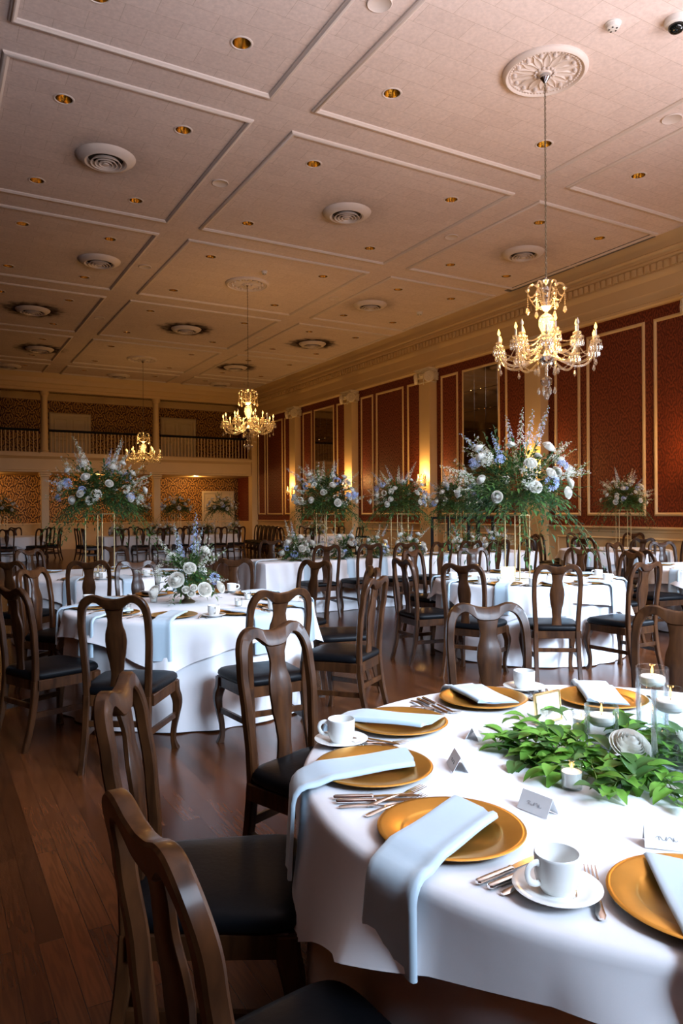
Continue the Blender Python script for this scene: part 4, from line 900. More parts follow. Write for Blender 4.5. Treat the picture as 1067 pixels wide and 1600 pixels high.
def rose_mesh(mat='rose', openness=1.0, seed=0):
    rg = random.Random(seed); mb = MB()
    lathe(mb, [(0.02, 0.1), (0.16, 0.4), (0.20, 0.75), (0.15, 1.0), (0.06, 1.08), (0.01, 1.08)], 10)
    for lay, (n, rm, rt, zt) in enumerate(((2, .20, .13, 1.12), (3, .30, .25, 1.12), (3, .40, .37, 1.08), (4, .50, .49, 1.03), (4, .60, .61, .97), (5, .70, .73, .89), (5, .81, .86, .79), (5, .91, .98+.03*openness, .66), (5, .98, 1.06+.08*openness, .50))):
        for k in range(n):
            a0 = 2*PI*(k+0.4*lay)/n+rg.uniform(-.15, .15); wid = PI/n*1.42; rows = []; zt_ = zt*rg.uniform(.94, 1.04); tip = rg.uniform(-.05, .06)
            for i in range(7):
                t = i/6; row = []
                for j in range(7):
                    u = -1+2*j/6; te = t*(1-.13*u**4); a = a0+u*wid*(.75+.25*t)
                    q = min(te/.62, 1); r = rm*sin(q*PI/2) if te < .62 else rm+(rt-rm)*((te-.62)/.38)**1.4
                    r = max(r, .02)+.025*u*(1 if lay % 2 else -1)+tip*t**3*(1-u*u)
                    z = zt_*(te**.85)-.05*max(0, te-.85)/.15*(rt > rm)
                    row.append((r*cos(a), r*sin(a), z))
                rows.append(row)
            loft(mb, rows, closed=False)
    return mb.mesh('rose', M[mat], None)
ROSES = [rose_mesh(openness=1.0, seed=1), rose_mesh(openness=0.6, seed=2)]
def floret(mb, p, d, r, mi, rg):
    m = Matrix.Translation(p) @ rot_to(d, rg.uniform(0, 6)); v = []; f = []
    for k in range(5):
        a = 2*PI*k/5; b = len(v); w = 0.55
        for (rr, aa, z) in ((0.12, a, 0), (0.72, a-w*0.62, 0.22), (1.0, a, 0.42), (0.72, a+w*0.62, 0.22)): v.append(m @ Vector((r*rr*cos(aa), r*rr*sin(aa), r*z)))
        f.append((b, b+1, b+2, b+3))
    mb.add(v, f, mi)
def spike_mesh(kind, seed, L=0.5):
    rg = random.Random(seed); mb = MB(); pts = [Vector((0.04*sin(2.2*k/8+seed)*L*k/8, 0.05*L*cos(k/8*2+seed)*k/8, L*k/8)) for k in range(9)]
    tube(mb, pts, [0.004*(1-.7*k/8) for k in range(9)], 5, mi=1)
    n = 26
    for k in range(n):
        t = 0.36+0.64*k/n; i = min(int(t*8), 7); p = pts[i].lerp(pts[i+1], t*8-i); a = k*2.4; s = 0.030*(1.12-t*0.85)
        d = Vector((cos(a), sin(a), 0.25+0.6*t)); q = p+d*s*0.9
        mi = 0 if (t < 0.72 or rg.random() < .6) else 2
        if t < 0.9: floret(mb, q, d, s, mi, rg)
        else: bead(mb, q, s*0.45)
    for k in range(8): leaf(mb, pts[1+k % 3], (cos(k*2.1), sin(k*2.1), .5), (0, 0, 1), .06, .014, 1)
    cm = {'blue': ['blue', 'stem', 'paleblue'], 'pale': ['paleblue', 'stem', 'white_fl'], 'white': ['white_fl', 'stem', 'white_fl']}[kind]
    return mb.mesh('delphinium', [M[c] for c in cm], None)
SPIKES = {k: [spike_mesh(k, s) for s in (1, 2)] for k in ('blue', 'pale', 'white')}
def cluster_mesh(kind, seed):
    rg = random.Random(seed); mb = MB()
    for k in range(26):
        d = rdir(rg, -.2, 1); floret(mb, d*0.045*rg.uniform(.75, 1.1), d, 0.02, rg.choice((0, 0, 1)), rg)
    return mb.mesh('blossom_cluster', [M[c] for c in ({'blue': ['blue', 'paleblue'], 'white': ['white_fl', 'white_fl']}[kind])], None)
CLUST = {k: cluster_mesh(k, 4) for k in ('blue', 'white')}
def spray_mesh(seed):
    rg = random.Random(seed); mb = MB()
    for b in range(4):
        d = (Vector((0, 0, 1))+rdir(rg)*0.45).normalized(); L = rg.uniform(.16, .26); tube(mb, [Vector((0, 0, 0)), d*L*.5, d*L], .0015, 4, mi=1)
        for k in range(9):
            t = .35+.65*k/9; floret(mb, d*L*t+rdir(rg)*.022, rdir(rg, -.3, 1), rg.uniform(.007, .012), 0, rg)
    return mb.mesh('white_spray', [M['white_fl'], M['stem']], None)
SPRAY = [spray_mesh(1), spray_mesh(2)]
def place(o, p, d, spin, s):
    o.matrix_local = Matrix.Translation(p) @ rot_to(d, spin) @ Matrix.Scale(s, 4)
def arrangement(name, seed, rad, hgt, nroses, nspk, nclu, nspray, nsprig, nvine, rose_s, leaf_s=1.0, spike_s=1.0, dens=1.0, low=None):
    rg = random.Random(seed); r = thing(name, 'x', 'flower arrangement')
    mb = MB(); cz = hgt*0.35
    def surf(d, k=1.0):
        return Vector((d.x*rad*k, d.y*rad*k, cz+(d.z*hgt*0.72*k if d.z > 0 else d.z*hgt*0.42*k)))
    for _ in range(int(nsprig*dens)):
        d = rdir(rg, -.75, 1); p = surf(d, rg.uniform(.1, .5)); out = (surf(d)-Vector((0, 0, cz))).normalized()+rdir(rg)*.35
        sprig(mb, p, out, rg, rad*rg.uniform(.45, .75), 9, .075*leaf_s, .028*leaf_s, rg.uniform(.0, .45), rg.choice((0, 0, 2)))
    for _ in range(nvine):
        a = rg.uniform(0, 2*PI); p = Vector((cos(a)*rad*.45, sin(a)*rad*.45, cz-hgt*.12)); sprig(mb, p, (cos(a), sin(a), -.25), rg, rad*rg.uniform(.7, 1.05), 15, .06*leaf_s, .022*leaf_s, rg.uniform(.5, .95), rg.choice((0, 2)))
    if low is not None: mb.v = [(x, y, max(z, low+.004*rg.random())) for x, y, z in mb.v]   # leaves lie on the cloth
    fo = tag(obj('foliage', mb, [M['leaf'], M['stem'], M['leaf_dark']], r, None), kind='stuff')
    golden = 2.39996
    for k in range(nroses):
        z = 0.92-1.22*(k+.5)/nroses; a = k*golden+rg.uniform(-.35, .35)+seed; q = sqrt(max(0, 1-z*z)); d = Vector((q*cos(a), q*sin(a), z)); p = surf(d, rg.uniform(.86, 1.02))
        if low is not None: p.z = max(p.z, low+.04)
        o = obj('rose', ROSES[k % 2], None, r); place(o, p, d+Vector((0, 0, .25)), rg.uniform(0, 6), rose_s*rg.uniform(.85, 1.15))
    for k in range(nclu):
        d = rdir(rg, -.3, .8); o = obj('blossom_cluster', CLUST['blue' if k % 2 == 0 else 'white'], None, r); place(o, surf(d, .92), d, rg.uniform(0, 6), leaf_s*rg.uniform(.9, 1.3))
    for k in range(nspk):
        a = 2*PI*k/nspk+rg.uniform(-.3, .3); el = rg.choice((.25, .8, 1.1, 1.6, 2.4)); d = Vector((cos(a), sin(a), el)).normalized(); kind = ('white', 'pale', 'white', 'pale', 'white', 'blue')[k % 6]
        o = obj('delphinium', SPIKES[kind][k % 2], None, r); place(o, Vector((d.x*rad*.45, d.y*rad*.45, cz+d.z*hgt*.35)), d, rg.uniform(0, 6), spike_s*rg.uniform(.85, 1.2))
    for k in range(nspray):
        d = rdir(rg, -.4, .9); o = obj('white_spray', SPRAY[k % 2], None, r); place(o, surf(d, .75), d+Vector((0, 0, .2)), rg.uniform(0, 6), leaf_s*rg.uniform(.9, 1.3))
    return r
TALL = [arrangement('tall_flower_arrangement', s, .50, .62, 22, 11, 12, 14, 260, 26, .046, 1.0, .95) for s in (3, 8, 12)]
TALL_DIM = arrangement('tall_flower_arrangement', 21, .46, .5, 18, 0, 2, 4, 150, 16, .052, 1.1)
LOW = [arrangement('low_flower_arrangement', s, .23, .34, 9, 5, 5, 6, 70, 6, .046, .8, .62, 1.0, .006) for s in (5, 9)]
def flower_stand(x, y, label, zt=0.76, H=0.68, half=0.105, rz=0.2):
    r = thing('flower_stand', label, 'flower stand', (x, y, zt+0.003), rz, 'gold flower stands')
    for sx in (-1, 1):
        for sy in (-1, 1):
            mb = MB(); tube(mb, [(sx*half, sy*half, 0.005), (sx*half, sy*half, H)], 0.0065, 8); obj('leg', mb, M['stand'], r)
    for z, nm in ((0.006, 'base_frame'), (H, 'top_frame')):
        mb = MB(); tube(mb, [(half, half, z), (-half, half, z), (-half, -half, z), (half, -half, z)], 0.006, 6, closed=True)
        if z > .1: box(mb, -half, -half, H-.004, half, half, H+.006)
        obj(nm, mb, M['stand'], r)
    return r
def tall(proto, x, y, label, stand_label, rz, s=1.0, zt=0.76, H=0.68, half=.105):
    flower_stand(x, y, stand_label, zt, H, half, rz*.37)
    return dup(proto, (x, y, zt+H+0.012), rz, label, None, s)
tall(TALL[0], 5.42, 5.76, 'largest tall arrangement of white roses and blue delphinium on gold legs, right of centre', 'gold four legged flower stand on the middle right table', 0.6, 1.2, half=.09)
tall(TALL[1], 1.86, 9.25, 'tall arrangement of white roses with upright blue delphinium on the left gold stand', 'thin gold four legged flower stand on the back left table', 2.0, 1.02, H=.72, half=.12)
tall(TALL[2], 5.53, 10.2, 'tall white rose arrangement at the left end of the long table', 'thin gold flower stand at the left of the long table', 1.0, 1.05)
tall(TALL[1], 6.95, 10.2, 'tall white and blue arrangement over the middle of the long table', 'thin gold flower stand at the middle of the long table', 4.1, .95)
tall(TALL[2], 8.09, 10.2, 'tall arrangement partly hidden behind the largest one, left of it', 'thin gold flower stand at the right of the long table', 3.4, .9)
tall(TALL[0], 11.3, 9.2, 'small looking tall arrangement standing against the red wall at the right', 'thin gold flower stand on the table by the red wall', 2.6, .86, H=.72)
tall(TALL_DIM, 7.13, 23.4, 'dim tall white rose arrangement beside the lower balcony column', 'far gold flower stand left of the lower door', 0.3, 1.05)
tall(TALL_DIM, 8.66, 23.4, 'dim tall white rose arrangement in front of the lower door', 'far gold flower stand in front of the lower door', 1.9, 1.08)
tall(TALL_DIM, 5.83, 23.4, 'dim white rose arrangement peeking out right of the left blue flowers', 'far gold flower stand behind the left blue flowers', 3.9, 1.0)
tall(TALL_DIM, 2.1, 25.2, 'dim tall white rose arrangement cut by the left edge', 'far gold flower stand at the left edge', 5.1, 1.0)
LOWS = [(4.84, 9.85, 'at the left end of the long table', 1.1, 0.0), (5.62, 9.82, 'second from the left on the long table', 1.05, 1.2), (6.2, 9.8, 'third on the long table, between two chair backs', .95, 2.2), (6.9, 9.82, 'in the middle of the long table below the tall flowers', 1.05, 3.1), (8.0, 9.8, 'right of the middle of the long table', .95, 4.4), (8.75, 9.85, 'near the right end of the long table', 1.0, 5.2)]
for i, (x, y, w, s, rz) in enumerate(LOWS):
    dup(LOW[i % 2], (x, y, .765), rz, 'low white roses and greenery '+w, None, s)
for i, x in enumerate((5.15, 6.32, 6.72, 7.62, 8.1, 8.95)):
    dup(LOW[i % 2], (x, 22.98, .765), x, 'low dim white roses on the far long table, %s from its left end' % ['first', 'second', 'third', 'fourth', 'fifth', 'sixth'][i], None, 1.05)
dup(LOW[0], (10.65, 20.2, .765), 1, 'low dim white rose arrangement on the far round table by the sconces', None, 1.2)
# centrepiece of the middle left table: pedestal bowl with roses, stock and delphinium
bowl = thing('pedestal_bowl', 'antique bronze pedestal bowl holding the low white flowers', 'bowl', (1.85, 5.78, .762))
mb = MB(); lathe(mb, [(0, 0), (0.062, 0), (0.064, .008), (.05, .018), (.03, .032), (.026, .05), (.035, .062), (.06, .075), (.085, .10), (.092, .125), (.086, .128), (.06, .09), (0, .08)], 28); obj('bowl_body', mb, M['bronze'], bowl)
a = arrangement('low_flower_arrangement', 31, .24, .34, 5, 0, 2, 5, 90, 4, .045, .8, .8, 1.0, -.09)
a.location = (1.85, 5.78, .86); a['label'] = 'low centrepiece of large white roses and delphinium in the bronze bowl'
for d, kind, L, p0 in (((-.55, -.1, .9), 'white', .8, .0), ((-.3, .15, 1), 'pale', .85, .0), ((.12, .1, 1), 'blue', 1.0, .0), ((.25, -.1, .95), 'pale', .8, 0), ((.45, -.35, .5), 'white', .75, 0), ((-.7, -.3, .25), 'white', .7, 0), ((.7, -.25, .1), 'white', .6, 0), ((-.1, -.2, 1), 'blue', .7, 0)):
    dd = (Vector((.8685, -.4957, 0))*d[0]+Vector((.4957, .8685, 0))*d[1]+Vector((0, 0, d[2]))).normalized()
    place(obj('delphinium', SPIKES[kind][0], None, a), dd*.08+Vector((0, 0, .06)), dd, d[0]*9, L)
for u, w, z, s in ((-.03, -.24, .10, .060), (.17, -.2, .02, .055), (-.2, -.2, .0, .055), (.08, -.24, .0, .03), (.04, -.25, .03, .028), (.10, -.25, .045, .026), (.27, -.1, .03, .045)):
    dd = Vector((.8685, -.4957, 0))*u+Vector((.4957, .8685, 0))*w+Vector((0, 0, z)); place(obj('rose', ROSES[0], None, a), dd, Vector((dd.x, dd.y, .12)), u*20, s)
for p in TALL+[TALL_DIM]+LOW: drop_tree(p)

# ------------------------------------------------------------------ tableware prototypes
def outline(mb, pts, z0, z1, mi=0):
    n = len(pts); c = [(sum(p[0] for p in pts)/n, sum(p[1] for p in pts)/n)]
    loft(mb, [[(x, y, z0) for x, y in pts], [(x, y, z1) for x, y in pts]], True, True, mi=mi)
def charger_mesh():
    mb = MB(); lathe(mb, [(0, .001), (.10, .001), (.112, .004), (.165, .014), (.169, .017), (.166, .0195), (.158, .0185), (.118, .0105), (.112, .0085), (.108, .0055), (.0, .005)], 56); return mb.mesh('charger_plate', M['gold'], 50)
def handle_pts(mb, L, w0, w1, z0=.003, t=.0022, y0=0.0):
    rings = []
    for k in range(10):
        s = k/9; y = y0+L*s; w = w0+(w1-w0)*s**0.8 if s > .12 else w0*(.55+.45*s/.12); zz = z0+.004*sin(PI*s)
        rings.append([(-w, y, zz), (-w*.5, y, zz+t), (w*.5, y, zz+t), (w, y, zz), (w*.5, y, zz-t*.6), (-w*.5, y, zz-t*.6)])
    loft(mb, rings, True, True)
def fork_mesh():
    mb = MB(); handle_pts(mb, .125, .010, .0032)
    loft(mb, [[(-w, y, z), (-w*.5, y, z+.0012), (w*.5, y, z+.0012), (w, y, z), (w*.5, y, z-.001), (-w*.5, y, z-.001)] for y, w, z in ((.124, .0032, .003), (.134, .008, .0025), (.145, .0125, .002), (.152, .0128, .002))], True, True)
    for k in range(4):
        x = -.0108+k*.0072; loft(mb, [[(x-w, y, z), (x+w, y, z), (x+w, y, z+.0018), (x-w, y, z+.0018)] for y, w, z in ((.150, .0022, .0012), (.175, .0018, .003), (.198, .0009, .006))], True, True)
    return mb.mesh('fork', M['steel'])
def spoon_mesh():
    mb = MB(); handle_pts(mb, .115, .009, .0028)
    rows = []
    for k in range(9):
        t = k/8; y = .113+.058*t; w = max(.0028, .0195*sin(PI*(t*.93+.07))**.7); rows.append([(w*q, y, .004-.007*(1-q*q)*sin(PI*t)+.002*t) for q in (-1, -.6, -.2, .2, .6, 1)])
    loft(mb, rows, closed=False); loft(mb, [[(x, y, z-.001) for x, y, z in r][::-1] for r in rows], closed=False)
    return mb.mesh('spoon', M['steel'])
def knife_mesh():
    mb = MB(); rings = []
    for y, w, h in ((0, .004, .004), (.004, .008, .007), (.05, .0078, .0075), (.092, .0062, .0065), (.097, .0078, .0075), (.102, .006, .006)):
        rings.append([(w*cos(2*PI*k/10), y, .0062+h*.8*sin(2*PI*k/10)) for k in range(10)])
    loft(mb, rings, True, True)
    bl = [(-.006, .102), (-.0085, .13), (-.0095, .18), (-.008, .205), (-.002, .222), (.004, .228), (.0065, .2), (.006, .102)]
    outline(mb, bl, .005, .0068); return mb.mesh('knife', M['steel'])
MC, MF, MS, MK = charger_mesh(), fork_mesh(), spoon_mesh(), knife_mesh()
mb = MB(); lathe(mb, [(0, .002), (.042, .002), (.045, .004), (.062, .010), (.083, .0165), (.085, .0185), (.082, .0195), (.06, .0135), (.043, .0075), (.036, .0065), (.034, .0085), (0, .0075)], 44); MSa = mb.mesh('saucer', M['china'], 60)
mb = MB(); lathe(mb, [(0, .002), (.028, .002), (.03, .0), (.032, .004), (.039, .014), (.0425, .03), (.0435, .066), (.0432, .070), (.0415, .0715), (.0400, .069), (.0395, .03), (.035, .014), (.02, .009), (0, .008)], 36); MCu = mb.mesh('cup', M['china'], 60)
mb = MB(); tube(mb, spline([(.041, 0, .058), (.052, 0, .062), (.066, 0, .056), (.070, 0, .042), (.063, 0, .028), (.050, 0, .022), (.040, 0, .022)], 4), .0042, 8, flat=1.5); MHa = mb.mesh('handle', M['china'], 60)
def single(name, me, label, cat, loc, rz, group):
    o = obj(name, me, None, None, loc=loc); o.rotation_euler.z = rz; return tag(o, label, cat, group)
def cup_and_saucer(x, y, z, ha, where_, tname):
    single('saucer', MSa, 'white saucer '+where_, 'saucer', (x, y, z), 0, 'saucers on the '+tname)
    r = thing('coffee_cup', 'white coffee cup '+where_, 'cup', (x, y, z+.0085), ha, 'coffee cups on the '+tname)
    obj('cup_bowl', MCu, None, r); obj('handle', MHa, None, r)
def napkin(cx, cyy, da, tc, R, zt, label, group, hang=.2, w=.072, s0=-.125, seed=0):
    """folded satin strip laid over the plate along direction da and hanging over the table edge"""
    rg = random.Random(seed); d = Vector((cos(da), sin(da))); n = Vector((-sin(da), cos(da))); c = Vector((cx, cyy)); tcv = Vector(tc)
    us = [-1, -.93, -.75, -.45, -.1, .3, .6, .8, .95, 1]; NS = 30; top = []; bot = []
    for u in us:
        # edge distance along d for this lateral offset
        p0 = c+n*(u*w)-tcv; b = p0.dot(d); q = b*b-(p0.length_squared-(R+.012)**2); se = -b+sqrt(max(q, 0)); skew = 0.012*u*rg.choice((1,))
        a0 = s0+0.018*u+(0.012 if u > .5 else 0); flat = se-a0; arc = .05; total = flat+arc+hang
        rt, rb = [], []
        for k in range(NS+1):
            L = total*(k/NS); th = .0055 + .008*max(0, 1-abs(u-.82)/.2)**.5
            if L < flat:
                s = a0+L; far = abs(s)
                z = zt+.0215+0.004*sin(s*23+u*2)*.4; 
                if s > .15: z = zt+.0215-(.0125)*min(1, (s-.15)/.05)
                if s < -.1: z += .0
                ln = Vector((0, 0, 1))
                P = Vector((*(c+n*(u*w)+d*s), z)); 
            else:
                e = L-flat; r_ = .04; ang = min(e/r_, PI/2)
                zz = zt+.009-r_*(1-cos(ang)); ss = se+r_*sin(ang)*.9; e2 = e-r_*PI/2
                if e2 > 0: zz -= e2; ss += .012*e2/hang
                wsc = 1+.10*(max(e2, 0)/hang)
                P = Vector((*(c+n*(u*w*wsc)+d*(ss+.004*sin(u*5+seed)*(max(e2, 0)/hang))), zz)); ln = Vector((d.x*sin(ang), d.y*sin(ang), cos(ang)))
            rb.append(P); rt.append(P+ln*th*(.35 if abs(u) > .99 else 1))
        top.append(rt); bot.append(rb)
    rings = [[top[i][k] for i in range(len(us))]+[bot[i][k] for i in range(len(us)-1, -1, -1)] for k in range(NS+1)]
    mb = MB(); loft(mb, rings, True, True); o = obj('folded_napkin', mb, M['napkin'], None, 60)
    return tag(o, label, 'napkin', group)
def setting(cx, cyy, tc, R, where_, tname, nap=0.0, cup=None, cut=True, z=.762, full=True, seed=0, hang=.2):
    inw = atan2(tc[1]-cyy, tc[0]-cx); out = inw+PI; rz = inw-PI/2
    m = Matrix.Translation((cx, cyy, z)) @ Matrix.Rotation(rz, 4, 'Z'); W_ = lambda x, y: tuple(m @ Vector((x, y, 0)))
    single('charger_plate', MC, 'gold charger plate '+where_, 'charger plate', (cx, cyy, z), rz, 'charger plates on the '+tname)
    napkin(cx, cyy, out+nap, tc, R, z, 'pale blue folded napkin '+where_, 'napkins on the '+tname, seed=seed, hang=hang)
    if cut:
        single('dinner_knife', MK, 'silver dinner knife '+where_, 'knife', W_(.196, -.125), rz-.03, 'knives on the '+tname)
        single('dinner_fork', MF, 'silver dinner fork '+where_, 'fork', W_(-.186, -.10), rz+.03, 'forks on the '+tname)
        single('teaspoon', MS, 'silver teaspoon '+where_, 'spoon', W_(.252, -.115), rz-.05, 'spoons on the '+tname)
        if full:
            single('butter_knife', MK, 'second silver knife, beside the teaspoon, '+where_, 'knife', W_(.222, -.12), rz-.04, 'second knives on the '+tname)
            single('salad_fork', MF, 'outer silver fork '+where_, 'fork', W_(-.228, -.06), rz+.05, 'outer forks on the '+tname)
    if cup is not None:
        x, y = (cup[0], cup[1]) if cup[3] else W_(cup[0], cup[1])[:2]
        cup_and_saucer(x, y, z, cup[2] if cup[3] else rz+cup[2], where_, tname)
N1 = 'near table'
CA = YAW                                                              # camera right axis is (cos, -sin) of the yaw
setting(1.038, 1.324, T1c, TR, 'at the front of the near table', N1, radians(16), (1.049, 1.012, radians(174), True), seed=1, hang=.15)
setting(1.10, 1.754, T1c, TR, 'at the left of the near table', N1, radians(20), None, seed=2)
setting(1.41, 2.082, T1c, TR, 'at the far left of the near table', N1, radians(10), (1.141, 2.01, radians(150), True), seed=3)
setting(1.868, 2.177, T1c, TR, 'before the tan chair of the near table', N1, radians(-8), None, seed=4)
setting(2.257, 1.942, T1c, TR, 'behind the gold photo frame of the near table', N1, radians(2), (2.126, 2.224, radians(60), True), seed=5)
setting(1.251, 0.847, T1c, TR, 'at the lower right edge of the near table', N1, radians(4), None, seed=6)
def small_settings(tc, tname, places, off, full=False, start=0):
    for i, (a, w, c) in enumerate(places):
        a = radians(a+off); r = TR-.215
        setting(tc[0]+r*cos(a), tc[1]+r*sin(a), tc, TR, w, tname, random.Random(i+a).uniform(-.15, .2), (.285, -.02, random.Random(i).uniform(0, 6), False) if c else None, True, full=full, seed=i+10, hang=.24)
small_settings(T2c, 'middle left table', [(-126, 'at the front of the middle left table', 1), (-90, 'at the front right of the middle left table', 1), (-162, 'at the left front of the middle left table', 0), (-54, 'at the right of the middle left table', 1), (-18, 'at the right back of the middle left table', 0), (18, 'at the far right of the middle left table', 1), (54, 'at the far side of the middle left table', 0), (90, 'behind the flowers of the middle left table', 0), (126, 'at the far left of the middle left table', 1), (162, 'at the left side of the middle left table', 0)], 8)
small_settings(T3c, 'middle right table', [(-126, 'at the front of the middle right table', 1), (-162, 'at the front left of the middle right table', 1), (-90, 'at the front right of the middle right table', 1), (-54, 'at the right of the middle right table', 1), (-18, 'at the right back of the middle right table', 0), (18, 'at the far right of the middle right table', 0), (54, 'at the far side of the middle right table', 0), (126, 'at the far left of the middle right table', 1), (162, 'at the left side of the middle right table', 1)], 12)
small_settings(T4c, 'back left table', [(-126, 'at the left front of the back left table', 1), (-90, 'at the front of the back left table', 1), (-54, 'at the right front of the back left table', 0), (-18, 'at the right of the back left table', 0), (126, 'at the far left of the back left table', 0), (54, 'at the far right of the back left table', 0)], 6)
small_settings(T5c, 'right edge table', [(-126, 'at the front of the right edge table', 0), (180, 'at the left of the right edge table', 1), (120, 'at the far left of the right edge table', 0), (-160, 'at the left front of the right edge table', 0)], 0)
small_settings(T6c, 'table by the red wall', [(-126, 'at the front of the table by the red wall', 1), (-170, 'at the left of the table by the red wall', 1), (-80, 'at the front right of the table by the red wall', 0)], 0)
# long table settings on the near side
for i, x in enumerate((4.88, 5.61, 6.2, 6.83, 7.42, 8.0, 8.72)):
    w = 'on the long table, %s place from the left' % ['first', 'second', 'third', 'fourth', 'fifth', 'sixth', 'seventh'][i]
    single('charger_plate', MC, 'gold charger plate '+w, 'charger plate', (x, 9.80, .762), 0, 'charger plates on the long table')
    napkin(x, 9.80, -PI/2, (x, 9.60+2.0), 2.0, .762, 'pale blue napkin hanging over the edge '+w, 'napkins on the long table', hang=.26, seed=i)
napkin(4.42, 9.9, PI, (4.22+2.0, 9.9), 2.0, .762, 'pale napkin hanging over the left end of the long table', 'napkins on the long table', hang=.28, seed=9)

# ------------------------------------------------------------------ centre of the near table
def votive(x, y, label, lit=True, z=.762):
    r = thing('votive_candle', label, 'candle', (x, y, z), 0, None)
    mb = MB(); lathe(mb, [(0, 0), (.026, 0), (.0275, .003), (.031, .062), (.0295, .0635), (.0275, .06), (.0245, .006), (0, .006)], 28); obj('glass_cup', mb, M['glass'], r)
    mb = MB(); lathe(mb, [(0, .0065), (.0238, .0065), (.0262, .044), (.022, .043), (0, .041)], 24); obj('wax', mb, M['wax'], r)
    mb = MB(); tube(mb, [(0, 0, .041), (.001, 0, .05)], .001, 5); obj('wick', mb, M['dark'], r)
    if lit:
        mb = MB(); lathe(mb, [(a_*.32, .049+b_*.3) for a_, b_ in FLAME], 10); obj('flame', mb, M['flame'], r)
        lamp('votive_light', 'POINT', (0, 0, .058), .12, (1, .55, .2), r, shadow_soft_size=.008)
votive(1.484, 1.378, 'lit votive candle in a clear glass in front of the leaf garland'); votive(1.893, 1.715, 'lit votive candle behind the garland beside the gold frame')
def floating_vase(x, y, H, label, z=.762):
    r = thing('cylinder_vase', label, 'vase', (x, y, z)); R_ = .0505
    mb = MB(); lathe(mb, [(0, 0), (R_-.002, 0), (R_, .003), (R_, H-.001), (R_-.0015, H), (R_-.003, H-.001), (R_-.003, .008), (0, .008)], 44); obj('glass_cylinder', mb, M['glass'], r)
    wl = H-.045; mb = MB(); lathe(mb, [(0, .0085), (R_-.0035, .0085), (R_-.0035, wl), (0, wl)], 40); obj('water', mb, M['water'], r)
    fc = thing('floating_candle', 'lit white candle floating in the '+label.replace(' cylinder', '').replace('glass vase on the long table', 'long table vase'), 'candle', (x, y, z+wl-.016))
    mb = MB(); lathe(mb, [(0, 0), (.028, 0), (.038, .008), (.0405, .018), (.039, .029), (.034, .032), (.02, .0305), (0, .030)], 36); obj('wax', mb, M['wax'], fc)
    mb = MB(); tube(mb, [(0, 0, .03), (.001, 0, .04)], .0012, 5); obj('wick', mb, M['dark'], fc)
    mb = MB(); lathe(mb, [(a_*.36, .037+b_*.46) for a_, b_ in FLAME], 10); obj('flame', mb, M['flame'], fc)
    lamp('candle_light', 'POINT', (0, 0, .052), .22, (1, .55, .2), fc, shadow_soft_size=.01)
floating_vase(1.785, 1.30, .24, 'tall clear cylinder vase nearest the camera at the right edge'); floating_vase(2.05, 1.56, .225, 'tall clear cylinder vase farther back at the right'); floating_vase(1.805, 1.555, .135, 'short clear cylinder vase left of the two tall ones')
g = thing('leaf_garland', 'bright green leaf garland ringed around the candle vases with white roses', 'garland', (1.79, 1.47, .762))
rg = random.Random(77); mb = MB()
vas = [Vector((1.785-1.79, 1.30-1.47)), Vector((2.05-1.79, 1.56-1.47)), Vector((1.805-1.79, 1.555-1.47))]
def free(p, m=.058): return all((Vector((p.x, p.y))-v).length > m for v in vas) and (Vector((p.x+1.79-1.484, p.y+1.47-1.378)).length > .05) and (Vector((p.x+1.79-1.893, p.y+1.47-1.715)).length > .05)
nL = 0; tries = 0
while nL < 95 and tries < 5000:
    tries += 1
    a = rg.uniform(0, 2*PI); rr = rg.uniform(.07, .27); p = Vector((rr*cos(a), rr*sin(a), rg.uniform(.008, .05)))
    if a > PI*.1 and a < PI*.75 and rg.random() < .35: continue
    dr = Vector((cos(a+rg.uniform(-1.3, 1.3)), sin(a+rg.uniform(-1.3, 1.3)), rg.uniform(-.05, .4))).normalized(); L = rg.uniform(.07, .14)
    if not (free(p) and free(p+dr*L) and free(p+dr*L*.5, .055)): continue
    pts = [p+dr*L*t+Vector((0, 0, -.35*L*t*t)) for t in (0, .25, .5, .75, 1)]
    pts = [Vector((q.x, q.y, max(q.z, .004))) for q in pts]
    tube(mb, pts, [.0017, .0015, .0013, .0011, .0008], 5, mi=1)
    for k in range(5):
        q = pts[min(k+0, 4)]; tg = (pts[min(k+1, 4)]-pts[max(min(k+1, 4)-1, 0)]).normalized(); sd = Vector((-tg.y, tg.x, 0)); s = 1 if k % 2 else -1
        d = tg*.7+sd*s*.85+Vector((0, 0, rg.uniform(-.1, .55))) if k < 4 else tg
        ll = rg.uniform(.055, .088)
        if not free(q+d.normalized()*ll, .052): continue
        if q.z+d.normalized().z*ll < .004: d.z = abs(d.z)+.1
        broad_leaf(mb, q, d, (0, 0, 1), ll, ll*.56, rg.choice((0, 0, 2)), .45)
    nL += 1
tag(obj('foliage', mb, [M['leaf_bright'], M['stem'], M['leaf']], g, None), kind='stuff')
for (x, y, z, s, dx, dy) in ((1.735-1.79, 1.40-1.47, .05, .052, -.2, -.5), (1.60-1.79, 1.515-1.47, .02, .026, -.8, -.3), (1.93-1.79, 1.36-1.47, .04, .04, .6, -.5)):
    place(obj('rose', ROSES[0], None, g), Vector((x, y, z)), Vector((dx, dy, .9)), 1.0, s)
